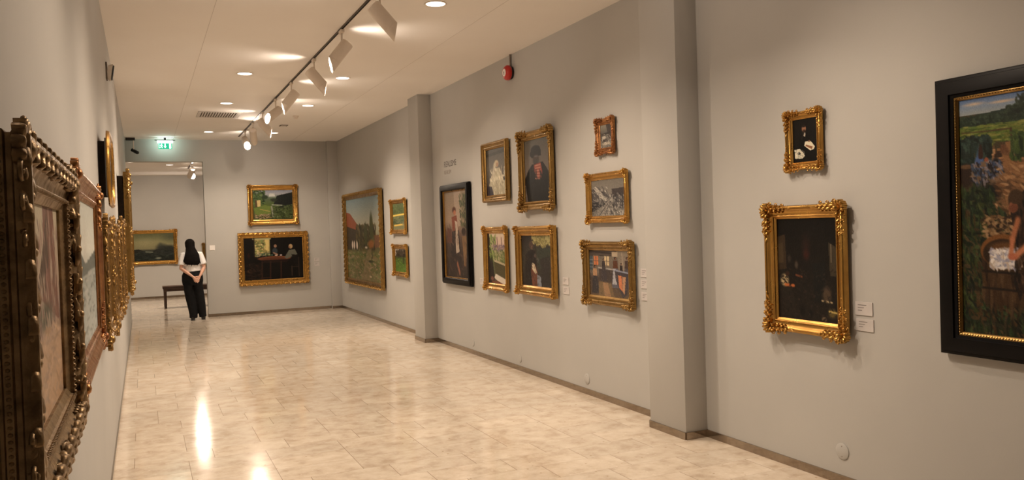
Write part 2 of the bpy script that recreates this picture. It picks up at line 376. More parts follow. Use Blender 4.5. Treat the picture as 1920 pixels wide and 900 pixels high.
def arch_frame(bm, w, h, wm, prof):
    """frame whose corners are rounded (radius w/2 of the shorter side)"""
    loops = []; R = min(w,h)*.42
    for t, z in prof:
        i = t*wm; x, y, r = w/2-i, h/2-i, max(.005,R-i); L = []
        for (sx,sy,a0) in ((1,-1,-90),(1,1,0),(-1,1,90),(-1,-1,180)):
            for k in range(9):
                a = math.radians(a0+90*k/8); L.append(bm.verts.new((sx*(x-r)+r*math.cos(a), sy*(y-r)+r*math.sin(a), z)))
        loops.append(L)
    for A, B in zip(loops, loops[1:]+loops[:1]): skin(bm, A, B)

# ------------------------------------------------------------------ painting with brush strokes
class Paint:
    def __init__(s, nx, ny, base, seed=1):
        s.nx, s.ny = nx, ny; s.a = np.ones((ny,nx,3))*np.array(base); s.r = np.random.RandomState(seed)
        s.X, s.Y = np.meshgrid((np.arange(nx)+.5)/nx, (np.arange(ny)+.5)/ny)
    def mixm(s, m, col): s.a += m[...,None]*(np.array(col)-s.a)
    def grad(s, stops, x0=0, x1=1):
        ys = [k[0] for k in stops]; m = (s.X>=x0)&(s.X<=x1)&(s.Y>=ys[0])&(s.Y<=ys[-1])
        g = np.stack([np.interp(s.Y, ys, [k[1][i] for k in stops]) for i in range(3)],-1); s.a[m] = g[m]
    def el(s, cx, cy, rx, ry, col, soft=.25, ang=0, al=1):
        dx, dy = s.X-cx, s.Y-cy; c, n = math.cos(ang), math.sin(ang)
        q = np.sqrt(((dx*c+dy*n)/rx)**2+((-dx*n+dy*c)/ry)**2)
        s.mixm(al*np.clip((1-q)/soft+.5*0,0,1), col)
    def poly(s, pts, col, al=1):
        m = np.zeros_like(s.X, bool); n = len(pts)
        for i in range(n):
            x0,y0 = pts[i]; x1,y1 = pts[(i+1)%n]
            if y0 == y1: continue
            m ^= ((s.Y>=min(y0,y1))&(s.Y<max(y0,y1))&(s.X < x0+(s.Y-y0)*(x1-x0)/(y1-y0)))
        s.mixm(m*al, col)
    def line(s, x0,y0,x1,y1,w,col,al=1):
        d = np.array([x1-x0,y1-y0]); L = max(1e-6,(d**2).sum()); t = np.clip(((s.X-x0)*d[0]+(s.Y-y0)*d[1])/L,0,1)
        q = np.hypot(s.X-x0-t*d[0], (s.Y-y0-t*d[1])); s.mixm(al*np.clip(1.5-q/w,0,1), col)
    def dabs(s, x0,x1,y0,y1,n,cols,ln=.02,wd=.008,ang=0,var=.5,jit=.06,al=.8):
        for _ in range(n):
            cx, cy = s.r.uniform(x0,x1), s.r.uniform(y0,y1); c = np.array(cols[s.r.randint(len(cols))])+s.r.uniform(-jit,jit)
            a = ang+s.r.uniform(-var,var); L = ln*s.r.uniform(.6,1.4); w_ = wd*s.r.uniform(.6,1.4)
            R = max(L,w_); i0,i1 = int(max(0,(cx-R)*s.nx)), int(min(s.nx,(cx+R)*s.nx+2)); j0,j1 = int(max(0,(cy-R)*s.ny)), int(min(s.ny,(cy+R)*s.ny+2))
            if i1<=i0 or j1<=j0: continue
            X, Y = s.X[j0:j1,i0:i1]-cx, s.Y[j0:j1,i0:i1]-cy
            q = np.sqrt(((X*math.cos(a)+Y*math.sin(a))/L)**2+((-X*math.sin(a)+Y*math.cos(a))/w_)**2)
            m = al*np.clip((1-q)*3,0,1); s.a[j0:j1,i0:i1] += m[...,None]*(c-s.a[j0:j1,i0:i1])
    def out(s, nz=.02, g=1.0):
        return np.clip(s.a + s.r.normal(0,nz,(s.ny,s.nx,1)),0,1)**g

def p_laundry(nx, ny):
    p = Paint(nx,ny,(.30,.27,.18),1)
    p.grad([(0,(.36,.45,.60)),(.06,(.52,.58,.66)),(.12,(.60,.62,.62))])
    for c in ((.10,.045,.10,.018),(.28,.055,.12,.015),(.55,.03,.15,.02),(.8,.07,.14,.02)): p.el(*c,(.74,.68,.62),.8)
    p.poly([(0,.15),(.12,.125),(.3,.105),(.5,.08),(.75,.06),(1,.05),(1,.3),(0,.3)],(.17,.24,.20))
    p.dabs(0,1,.13,.20,500,[(.15,.22,.15),(.20,.27,.20),(.12,.17,.12),(.25,.31,.23)],.018,.012,.4,1)
    p.dabs(.3,1,.09,.17,300,[(.12,.18,.12),(.19,.25,.17)],.018,.014,.6,1)
    p.dabs(.36,1,.02,.14,220,[(.10,.15,.10),(.17,.22,.14)],.02,.012,.8,1)
    p.grad([(.19,(.42,.46,.22)),(.30,(.40,.42,.18))])
    p.dabs(0,1,.19,.31,450,[(.44,.50,.22),(.34,.42,.18),(.52,.52,.28),(.28,.36,.16)],.03,.006,0,.2)
    p.poly([(.16,.33),(.38,.30),(.62,.31),(1,.40),(1,.75),(.55,.80),(.35,.66),(.28,.50)],(.56,.43,.30))
    p.dabs(.2,1,.32,.78,700,[(.60,.46,.33),(.50,.38,.27),(.66,.53,.40),(.42,.30,.21)],.03,.008,.3,.4)
    p.line(.02,.225,.33,.232,.004,(.34,.27,.18)); p.line(.33,.23,.335,.31,.006,(.32,.24,.16))
    p.dabs(0,.20,.26,.42,500,[(.13,.20,.18),(.18,.26,.24),(.10,.14,.12),(.22,.30,.26)],.02,.01,.8,1)
    p.dabs(.33,.55,.26,.36,160,[(.24,.32,.16),(.15,.22,.12),(.35,.42,.22)],.02,.01,.5,1)
    # seated women in blue and white in front of bushes, tubs beside them
    p.el(.045,.42,.06,.07,(.22,.16,.12),.2); p.el(.045,.375,.055,.015,(.42,.33,.24),.3)
    p.el(.13,.36,.035,.05,(.34,.42,.58),.3); p.el(.14,.325,.018,.018,(.25,.15,.11),.3); p.el(.19,.375,.04,.035,(.62,.58,.62),.4)
    p.el(.235,.39,.035,.06,(.10,.09,.12),.3); p.el(.175,.345,.016,.016,(.58,.36,.27),.3); p.el(.25,.33,.03,.012,(.24,.17,.12),.3)
    p.el(.12,.44,.05,.05,(.24,.30,.40),.5); p.dabs(.08,.28,.36,.47,160,[(.30,.36,.46),(.16,.14,.17),(.48,.40,.32),(.55,.52,.55)],.02,.007,.6,.8)
    p.el(.30,.48,.10,.02,(.22,.17,.13),.6); p.el(.2,.50,.08,.03,(.12,.12,.12),.5)
    yn = (np.arange(ny)+.5)/ny; yo = np.interp(yn, [0,.08,.12,.20,.25,.36,.46,1],[0,.135,.19,.31,.325,.47,.54,1]); p.a = p.a[np.clip((yo*ny).astype(int),0,ny-1)].copy()
    p.poly([(.22,.34),(.45,.30),(1,.36),(1,.62),(.5,.6),(.30,.48)],(.54,.42,.30),.55); p.dabs(.24,1,.30,.52,260,[(.62,.49,.36),(.50,.38,.27),(.70,.58,.45),(.36,.27,.19)],.03,.008,.3,.4)
    # grass
    p.dabs(0,.22,.38,.6,300,[(.14,.20,.13),(.20,.27,.16),(.10,.13,.10),(.28,.32,.18)],.025,.009,1.0,1)
    p.dabs(0,.30,.48,1,900,[(.14,.20,.13),(.20,.27,.16),(.10,.13,.10),(.28,.32,.18),(.33,.26,.17)],.028,.008,1.0,1)
    p.dabs(.10,1,.80,1,900,[(.16,.18,.12),(.24,.20,.13),(.11,.12,.09),(.36,.28,.18),(.20,.28,.16)],.028,.008,1.0,1)
    p.dabs(.15,.35,.50,.60,200,[(.50,.40,.28),(.22,.17,.13),(.62,.52,.40)],.02,.007,.2,.6)
    # wooden tub with laundry
    p.poly([(.125,.64),(.40,.64),(.385,.86),(.34,.875),(.19,.865),(.155,.82)],(.27,.20,.13))
    p.dabs(.14,.39,.68,.86,160,[(.30,.22,.14),(.22,.16,.11),(.34,.26,.17)],.012,.06,0,.1)
    for yy in (.73,.80): p.line(.135,yy,.39,yy+.008,.005,(.16,.12,.09))
    p.el(.265,.645,.145,.072,(.50,.35,.20),.08); p.el(.265,.655,.13,.062,(.22,.16,.10),.1); p.el(.27,.63,.11,.03,(.42,.30,.18),.5)
    p.el(.28,.675,.105,.048,(.70,.68,.70),.25); p.dabs(.19,.37,.64,.715,260,[(.80,.78,.78),(.62,.62,.68),(.72,.66,.60),(.88,.86,.84)],.02,.007,.5,1.2)
    # bending woman
    p.poly([(.31,.46),(.40,.40),(.60,.44),(.66,.62),(.60,.82),(.45,.86),(.40,.62),(.33,.54)],(.20,.15,.12))
    p.dabs(.34,.62,.44,.84,260,[(.26,.19,.14),(.13,.10,.09),(.34,.26,.20)],.03,.01,1.4,.4)
    p.el(.345,.44,.045,.045,(.26,.20,.14),.25); p.el(.335,.465,.03,.028,(.62,.42,.32),.3); p.el(.352,.425,.05,.035,(.30,.23,.16),.25); p.el(.335,.47,.035,.02,(.46,.30,.22),.4)
    p.line(.36,.52,.325,.60,.016,(.66,.46,.34)); p.line(.325,.60,.315,.66,.013,(.72,.50,.38)); p.line(.46,.54,.43,.61,.018,(.60,.40,.30)); p.line(.43,.61,.345,.665,.014,(.74,.52,.40))
    p.el(.325,.668,.035,.018,(.70,.46,.36),.4)
    p.line(.44,.86,.46,.95,.02,(.34,.29,.22)); p.line(.56,.84,.58,.93,.02,(.32,.27,.20))
    # companions toward the right
    p.el(.80,.55,.06,.10,(.48,.42,.40),.3); p.el(.80,.44,.03,.032,(.55,.36,.26),.3); p.el(.80,.70,.08,.12,(.24,.26,.34),.3)
    return p.out(.018, 1.28)
def p_dark_interior(nx, ny):
    p = Paint(nx,ny,(.055,.042,.032),2)
    p.grad([(0,(.015,.012,.010)),(.35,(.05,.038,.03)),(1,(.085,.07,.055))])
    p.poly([(0,.19),(.14,.16),(.16,.5),(0,.52)],(.17,.13,.085)); p.poly([(.02,.26),(.10,.24),(.11,.44),(.02,.45)],(.26,.21,.14),.6)
    p.el(.5,.28,.10,.17,(.16,.08,.06),.9,al=.7); p.el(.50,.36,.07,.07,(.22,.09,.07),.8,al=.7)
    p.poly([(.86,.24),(.98,.28),(1,.56),(.88,.55)],(.24,.21,.16),.8); p.line(.90,.26,.90,.42,.008,(.36,.32,.26))
    p.poly([(.60,.44),(.80,.42),(.82,.80),(.62,.82)],(.045,.05,.05))
    p.el(.33,.46,.04,.05,(.30,.26,.22),.6,al=.7); p.el(.21,.40,.045,.05,(.15,.13,.11),.6)
    p.el(.12,.615,.085,.075,(.60,.53,.40),.4); p.el(.17,.55,.045,.03,(.16,.09,.06),.4); p.line(.13,.66,.28,.665,.014,(.62,.34,.18)); p.line(.32,.56,.42,.575,.01,(.36,.2,.12))
    p.poly([(.06,.69),(.26,.69),(.32,.97),(.05,.97)],(.10,.085,.07))
    p.el(.82,.73,.09,.10,(.25,.20,.15),.5); p.line(.74,.79,.90,.80,.008,(.62,.55,.42)); p.el(.9,.90,.08,.06,(.32,.27,.14),.5)
    p.line(.85,.885,.97,.895,.008,(.66,.58,.34)); p.el(.77,.965,.05,.03,(.38,.32,.24),.5); p.el(.42,.90,.06,.07,(.03,.025,.02),.5); p.el(.55,.93,.05,.05,(.035,.03,.03),.4)
    p.dabs(0,1,.5,1,200,[(.09,.07,.055),(.13,.10,.08),(.05,.04,.035)],.03,.01,.2,.8,.02)
    return p.out(.01)
def p_reader(nx, ny):
    p = Paint(nx,ny,(.055,.05,.042),3); p.grad([(0,(.05,.045,.04)),(1,(.025,.02,.018))])
    p.poly([(.18,.95),(.24,.50),(.36,.37),(.55,.33),(.74,.45),(.88,.62),(.92,1),(.18,1)],(.018,.015,.014))
    p.el(.46,.235,.10,.085,(.52,.37,.28),.3); p.el(.46,.175,.10,.04,(.10,.075,.055),.5); p.el(.47,.29,.075,.045,(.17,.11,.08),.5)
    p.poly([(.43,.335),(.52,.335),(.50,.42),(.45,.40)],(.66,.62,.56)); p.line(.45,.34,.36,.46,.02,(.10,.085,.07))
    p.poly([(.50,.53),(.72,.54),(.88,.66),(.84,.72),(.70,.74),(.46,.62)],(.80,.77,.68)); p.poly([(.54,.60),(.80,.66),(.76,.72),(.50,.63)],(.50,.34,.24))
    p.poly([(.06,.69),(.28,.68),(.48,.84),(.38,.90),(.08,.89)],(.76,.74,.66)); p.el(.25,.78,.08,.04,(.20,.2,.19),.4); p.el(.66,.53,.05,.025,(.48,.33,.25),.4)
    p.dabs(.08,.46,.70,.88,40,[(.45,.45,.42),(.85,.82,.74)],.04,.008,.5,.5)
    return p.out(.012)
def p_kitchen(nx, ny):
    p = Paint(nx,ny,(.34,.31,.28),4); p.grad([(0,(.30,.27,.25)),(.08,(.24,.21,.2)),(.12,(.40,.37,.33)),(.5,(.36,.33,.30)),(.62,(.26,.22,.20)),(1,(.36,.30,.24))])
    p.line(0,.03,.85,.10,.012,(.18,.15,.14)); p.line(0,.12,.6,.12,.014,(.20,.17,.15))
    p.poly([(0,.14),(.09,.14),(.09,.45),(0,.45)],(.22,.27,.30)); 
    for yy in (.22,.30,.38): p.line(0,yy,.09,yy,.01,(.42,.44,.46))
    for (x0,x1,c1) in ((.11,.25,(.72,.42,.26)),(.38,.52,(.74,.66,.52))):
        p.poly([(x0,.12),(x1,.12),(x1,.36),(x0,.36)],(.40,.35,.30)); p.poly([(x0+.015,.14),(x1-.015,.14),(x1-.015,.33),(x0+.015,.33)],c1)
        p.line((x0+x1)/2,.13,(x0+x1)/2,.35,.008,(.30,.26,.22)); p.line(x0,.24,x1,.24,.007,(.32,.28,.24))
    p.poly([(.58,.04),(.72,.03),(.72,.14),(.58,.14)],(.62,.56,.48))
    p.poly([(.72,.0),(1,.0),(1,.5),(.74,.46)],(.46,.42,.37)); p.line(.82,.05,.84,.4,.012,(.55,.50,.44))
    p.poly([(.24,.38),(.60,.40),(.58,.66),(.26,.66)],(.24,.21,.20)); p.line(.24,.385,.60,.41,.016,(.58,.56,.54))
    def woman(x,y,s,top,skirt,apron=None):
        p.el(x,y,.035*s,.035*s,(.16,.11,.09),.3); p.el(x+.01,y+.01,.02*s,.022*s,(.52,.36,.28),.4)
        p.poly([(x-.05*s,y+.05*s),(x+.05*s,y+.05*s),(x+.06*s,y+.22*s),(x-.06*s,y+.22*s)],top)
        p.poly([(x-.055*s,y+.21*s),(x+.06*s,y+.21*s),(x+.11*s,y+.62*s),(x-.10*s,y+.62*s)],skirt)
        if apron: p.poly([(x-.05*s,y+.22*s),(x+.01*s,y+.22*s),(x+.03*s,y+.55*s),(x-.08*s,y+.55*s)],apron)
    woman(.37,.20,.75,(.18,.16,.17),(.22,.20,.21)); woman(.66,.17,1.0,(.30,.18,.12),(.34,.34,.38),(.60,.60,.62))
    woman(.94,.16,1.0,(.24,.19,.18),(.26,.25,.28)); woman(.80,.28,.6,(.16,.13,.13),(.2,.17,.17)); woman(.14,.36,.95,(.62,.48,.36),(.20,.19,.20))
    p.poly([(.64,.42),(.98,.46),(.96,.54),(.92,.90),(.82,1),(.66,.62)],(.24,.22,.24))
    p.poly([(.72,.52),(.80,.53),(.82,.85),(.74,.78)],(.72,.44,.30)); p.poly([(.82,.54),(.90,.55),(.86,.92),(.82,.85)],(.66,.50,.38)); p.line(.64,.42,.98,.465,.014,(.50,.52,.58))
    p.poly([(.24,.68),(.55,.70),(.62,1),(.22,1)],(.42,.35,.26)); p.poly([(.34,.70),(.46,.70),(.54,1),(.38,1)],(.62,.48,.36),.7)
    p.dabs(0,1,.1,1,500,[(.30,.28,.26),(.42,.38,.34),(.22,.2,.19),(.5,.44,.38)],.02,.006,1.2,1,.04,.45)
    return p.out(.02)
def p_snow(nx, ny):
    p = Paint(nx,ny,(.36,.35,.33),5); p.grad([(0,(.40,.38,.35)),(.35,(.44,.42,.39)),(1,(.40,.39,.37))])
    p.poly([(0,.28),(.14,.16),(.34,.30),(.62,.48),(.56,.62),(0,.62)],(.27,.26,.26)); p.poly([(.06,.22),(.14,.17),(.50,.56),(.44,.60),(.28,.50)],(.62,.60,.56))
    p.dabs(.02,.5,.2,.6,120,[(.66,.64,.60),(.24,.23,.23),(.45,.44,.42)],.04,.01,.8,.3)
    p.poly([(.62,.28),(1,.26),(1,.55),(.64,.52)],(.22,.20,.20)); p.poly([(.66,.50),(1,.42),(1,.80),(.66,.78)],(.28,.27,.27))
    p.poly([(0,.62),(.30,.60),(.44,.66),(.05,.86),(0,.86)],(.17,.17,.18)); p.poly([(.54,.56),(.62,.56),(.58,.98),(.10,1),(.30,.8)],(.50,.48,.45))
    for k in range(4): p.line(.55+.01*k,.6,.2+.2*k,1,.010,(.24,.23,.23))
    p.dabs(.5,1,.42,1,260,[(.62,.60,.56),(.20,.19,.20),(.36,.35,.34),(.7,.68,.64)],.035,.01,1.3,.7); p.dabs(0,.55,.6,1,140,[(.55,.53,.5),(.20,.2,.2),(.40,.38,.36)],.03,.01,.8,.5)
    for x in (.66,.74,.86,.93): p.line(x,.42,x,.80,.008,(.14,.14,.15))
    return p.out(.02)
def p_winter(nx, ny):
    p = Paint(nx,ny,(.42,.41,.38),6); p.grad([(0,(.52,.50,.45)),(.35,(.36,.35,.33)),(1,(.44,.43,.40))])
    p.poly([(.5,0),(1,0),(1,.65),(.7,.6)],(.24,.22,.21)); p.line(.0,.42,1,.36,.03,(.20,.18,.17)); p.el(.3,.55,.25,.08,(.70,.67,.62),.5); p.el(.4,.68,.35,.07,(.24,.22,.21),.5); p.el(.5,.80,.45,.08,(.68,.64,.57),.5)
    p.dabs(0,1,.4,1,120,[(.7,.67,.62),(.22,.2,.2),(.4,.38,.36)],.06,.014,.3,.6)
    return p.out(.02)
def p_white_dress(nx, ny):
    p = Paint(nx,ny,(.24,.23,.20),7); p.grad([(0,(.22,.205,.18)),(.4,(.34,.32,.29)),(1,(.20,.18,.17))]); p.poly([(0,.1),(1,.05),(1,.12),(0,.16)],(.17,.16,.14))
    p.poly([(.22,.62),(.45,.42),(.68,.42),(.80,.60),(.98,.66),(1,1),(.30,1),(.12,.78)],(.60,.57,.48))
    p.el(.52,.33,.13,.09,(.66,.60,.48),.4); p.el(.55,.35,.07,.06,(.56,.44,.34),.4); p.line(.42,.36,.34,.60,.05,(.66,.62,.54)); p.line(.2,.66,.9,.62,.04,(.72,.69,.60))
    p.el(.88,.66,.07,.05,(.18,.15,.13),.4); p.dabs(.2,.95,.42,1,160,[(.70,.67,.58),(.46,.43,.38),(.58,.54,.46),(.8,.76,.66)],.05,.012,1.3,.5)
    p.poly([(0,.78),(.25,.80),(.35,1),(0,1)],(.17,.15,.17))
    return p.out(.018)
def p_hat_man(nx, ny):
    p = Paint(nx,ny,(.34,.31,.29),8); p.grad([(0,(.31,.30,.27)),(.5,(.40,.36,.33)),(1,(.34,.30,.28))])
    p.poly([(.0,.62),(.16,.48),(.30,.40),(.72,.38),(.88,.50),(1,.66),(.98,1),(.10,1),(.04,.8)],(.055,.052,.055))
    p.poly([(.24,.20),(.36,.12),(.58,.12),(.66,.20),(.66,.28),(.30,.30),(.22,.25)],(.06,.058,.062)); p.el(.45,.17,.20,.07,(.055,.052,.056),.2); p.el(.46,.32,.15,.08,(.22,.17,.15),.4); p.el(.47,.28,.10,.02,(.32,.30,.30),.5); p.el(.46,.36,.15,.05,(.20,.19,.18),.5)
    p.poly([(.38,.41),(.64,.39),(.70,.55),(.62,.66),(.46,.62),(.38,.5)],(.52,.24,.19))
    for k in range(6): p.line(.42,.43+.04*k,.62,.39+.045*k+.03,.010,(.66,.46,.38))
    p.line(.38,.40,.20,.60,.012,(.12,.12,.12)); p.line(.32,.72,.28,.95,.01,(.13,.13,.13)); p.line(.62,.66,.58,1,.01,(.03,.03,.03))
    p.dabs(.1,.95,.5,1,120,[(.07,.07,.075),(.04,.04,.042),(.10,.095,.10)],.06,.012,1.3,.4,.01)
    return p.out(.012)
def p_veranda(nx, ny):
    p = Paint(nx,ny,(.42,.40,.32),9); p.grad([(0,(.72,.66,.58)),(.2,(.74,.64,.58)),(.3,(.50,.44,.42)),(.5,(.34,.38,.22)),(1,(.30,.26,.22))])
    p.poly([(0,0),(.10,0),(.22,.4),(.30,.62),(.36,1),(0,1)],(.12,.095,.08)); p.dabs(.12,.5,.05,.5,160,[(.42,.50,.25),(.30,.38,.18),(.55,.58,.36)],.05,.016,1,1)
    for x in (.35,.55,.78): p.line(x,.1,x+.02,.3,.02,(.42,.33,.32))
    p.dabs(.3,1,.24,.34,80,[(.36,.30,.38),(.46,.40,.42),(.58,.48,.44)],.05,.016,0,.5); p.dabs(.3,1,.34,.55,160,[(.40,.44,.26),(.30,.35,.18),(.58,.54,.42)],.05,.018,1,1)
    p.poly([(.34,.52),(1,.60),(1,.64),(.34,.56)],(.62,.57,.46)); p.poly([(.34,.56),(1,.64),(1,.88),(.40,.78)],(.27,.25,.16)); p.poly([(.42,.80),(1,.90),(1,1),(.7,1),(.34,.88)],(.76,.72,.66)); p.el(.22,.90,.12,.06,(.42,.28,.24),.5); p.poly([(.2,.95),(.5,.93),(.9,1),(.2,1)],(.40,.25,.18))
    return p.out(.02)
def p_couple(nx, ny):
    p = Paint(nx,ny,(.19,.17,.155),10); p.grad([(0,(.15,.13,.125)),(.5,(.22,.21,.18)),(1,(.16,.145,.14))])
    p.poly([(.34,0),(1,0),(1,.14),(.86,.16),(.78,.24),(.70,.26),(.60,.18),(.44,.16)],(.46,.43,.28)); p.dabs(.36,1,0,.2,160,[(.55,.52,.33),(.38,.36,.22),(.62,.58,.40)],.04,.016,.6,1)
    p.poly([(.5,.26),(.95,.24),(.95,.62),(.55,.66)],(.19,.21,.18)); p.el(.33,.20,.09,.10,(.27,.21,.18),.4); p.el(.36,.24,.05,.05,(.36,.28,.23),.5)
    p.poly([(.12,.40),(.28,.28),(.46,.30),(.50,.50),(.44,.98),(.10,.98)],(.115,.10,.10)); p.el(.45,.40,.05,.05,(.38,.32,.28),.5)
    p.poly([(.34,.55),(.44,.56),(.56,.80),(.62,1),(.34,1),(.30,.7)],(.40,.24,.18)); p.poly([(.34,.54),(.42,.56),(.50,.74),(.46,.76),(.34,.66)],(.72,.66,.56)); p.poly([(.50,.76),(.62,.80),(.64,1),(.50,1)],(.46,.48,.52))
    p.poly([(.60,.46),(.92,.40),(1,1),(.68,1)],(.17,.155,.15)); p.el(.53,.48,.05,.06,(.30,.30,.28),.5); p.dabs(0,1,.2,1,200,[(.18,.17,.15),(.26,.24,.20),(.12,.11,.11)],.04,.012,1,1,.03,.5)
    return p.out(.018)
def p_flower_maid(nx, ny):
    p = Paint(nx,ny,(.52,.44,.37),11); p.grad([(0,(.48,.42,.35)),(.35,(.56,.48,.41)),(.5,(.36,.29,.25)),(.62,(.24,.20,.18)),(1,(.17,.14,.125))])
    p.poly([(.42,0),(.72,0),(.72,.4),(.46,.42)],(.62,.55,.49),.7); p.dabs(.66,.98,.05,.42,150,[(.22,.26,.16),(.30,.33,.20),(.16,.18,.12)],.035,.012,1,1)
    p.line(.84,.10,.86,.46,.012,(.24,.22,.15)); p.el(.42,.22,.10,.045,(.30,.17,.12),.4); p.el(.44,.25,.07,.035,(.62,.40,.30),.4)
    p.poly([(.30,.30),(.52,.28),(.58,.46),(.34,.48)],(.46,.25,.19)); p.poly([(.26,.47),(.60,.45),(.70,.90),(.18,.92)],(.17,.14,.14)); p.poly([(.44,.34),(.54,.36),(.60,.70),(.46,.72)],(.66,.60,.54))
    p.poly([(.10,.42),(.30,.44),(.30,.6),(.08,.6)],(.34,.22,.18)); p.el(.80,.47,.10,.05,(.15,.11,.09),.3); p.poly([(.72,.52),(.92,.52),(.86,.86),(.78,.86)],(.44,.34,.24)); p.line(.50,.84,.58,.94,.03,(.50,.32,.24))
    p.dabs(0,1,.4,1,160,[(.30,.22,.18),(.2,.16,.14),(.42,.32,.26)],.04,.012,1.2,.8,.03,.5)
    return p.out(.018)
def p_village(nx, ny):
    p = Paint(nx,ny,(.40,.42,.30),12); p.grad([(0,(.47,.55,.58)),(.30,(.62,.62,.56)),(.42,(.56,.56,.46)),(.60,(.32,.30,.20)),(.68,(.34,.35,.20)),(1,(.38,.35,.23))])
    p.poly([(0,.16),(.12,.18),(.40,.36),(.36,.42),(0,.36)],(.50,.27,.18)); p.poly([(0,.34),(.38,.40),(.40,.62),(0,.64)],(.20,.17,.13))
    p.dabs(.30,.85,.34,.62,420,[(.20,.19,.12),(.28,.26,.16),(.14,.13,.09),(.36,.31,.18)],.035,.018,1.4,.4)
    p.el(.74,.38,.06,.22,(.26,.28,.17),.4); p.el(.58,.44,.06,.16,(.24,.26,.16),.4); p.el(.45,.46,.05,.12,(.22,.20,.13),.4); p.poly([(.82,.46),(1,.44),(1,.58),(.82,.6)],(.40,.28,.20))
    p.el(.72,.56,.10,.07,(.50,.32,.17),.5)
    for x in (.17,.23,.31): p.el(x,.575,.03,.065,(.74,.68,.62),.4)
    p.dabs(0,1,.66,1,500,[(.36,.40,.22),(.30,.33,.18),(.46,.40,.28),(.52,.44,.34)],.035,.01,.2,.5); p.poly([(.62,.62),(.72,.62),(.66,.98),(.40,1)],(.50,.42,.32),.5)
    p.line(.74,.60,.74,.72,.008,(.24,.20,.15)); p.el(.70,.76,.09,.02,(.20,.22,.14),.5); p.line(.56,.60,.60,.60,.012,(.7,.66,.6)); p.el(.68,.94,.04,.012,(.66,.6,.5),.5)
    return p.out(.018)
def p_banded(nx, ny):
    p = Paint(nx,ny,(.34,.36,.22),13); p.grad([(0,(.36,.40,.30)),(.35,(.27,.31,.18)),(.5,(.42,.44,.30)),(.7,(.32,.38,.26)),(1,(.48,.46,.34))]); p.dabs(0,1,0,.4,80,[(.25,.32,.18),(.36,.42,.26)],.08,.03,1,1)
    p.line(0,.46,1,.42,.03,(.86,.74,.36)); p.line(.1,.83,1,.79,.03,(.84,.70,.34)); p.dabs(0,1,.5,.8,70,[(.22,.28,.2),(.46,.46,.36)],.08,.02,0,.3)  # two yellow bands drawn straight across the canvas
    return p.out(.02)
def p_field(nx, ny):
    p = Paint(nx,ny,(.27,.36,.13),14); p.grad([(0,(.42,.38,.34)),(.25,(.20,.17,.14)),(.4,(.22,.27,.12)),(1,(.32,.44,.16))]); p.poly([(0,0),(.4,0),(.2,.2),(0,.35)],(.62,.58,.52)); p.dabs(.1,1,.08,.36,100,[(.14,.13,.10),(.24,.2,.15)],.08,.03,1,1); p.dabs(0,1,.4,1,100,[(.30,.42,.15),(.36,.5,.2),(.22,.32,.12)],.08,.02,0,.5); p.line(.72,.35,.74,.6,.03,(.14,.15,.1))
    return p.out(.02)
def p_garden(nx, ny):
    p = Paint(nx,ny,(.22,.28,.13),15); p.grad([(0,(.48,.50,.56)),(.14,(.58,.58,.60)),(.3,(.28,.33,.24)),(.5,(.26,.32,.15)),(1,(.17,.20,.10))])
    p.dabs(0,.3,0,.45,220,[(.20,.28,.14),(.30,.38,.18),(.12,.18,.10)],.04,.02,1,1); p.poly([(.6,.2),(1,.08),(1,.66),(.5,.52)],(.075,.09,.08))
    for x in (.66,.72,.79,.86,.92,.97): p.poly([(x-.03,.5),(x,.06+.12*abs(math.sin(x*31))),(x+.03,.5)],(.06,.075,.07))
    p.el(.30,.24,.10,.08,(.14,.19,.12),.4); p.el(.52,.34,.10,.07,(.15,.17,.13),.4); p.poly([(.42,.12),(.54,.12),(.56,.22),(.40,.22)],(.72,.72,.70)); p.poly([(.1,.35),(.19,.33),(.19,.55),(.11,.56)],(.70,.62,.42)); p.line(.08,.36,.09,.72,.02,(.26,.19,.12))
    p.poly([(.02,.60),(.30,.50),(.44,.55),(.44,.80),(.05,.86)],(.34,.40,.17)); p.line(.18,.64,.42,.72,.01,(.60,.52,.30)); p.line(.46,.56,.50,.90,.02,(.50,.50,.44)); p.dabs(.5,1,.5,.95,200,[(.22,.27,.13),(.30,.34,.2),(.13,.16,.09)],.04,.02,.8,1); p.dabs(.05,.45,.80,.95,80,[(.50,.40,.30),(.35,.33,.2),(.62,.52,.44)],.03,.014,0,1)
    p.line(.48,.50,.72,.52,.014,(.58,.60,.52))
    return p.out(.02)
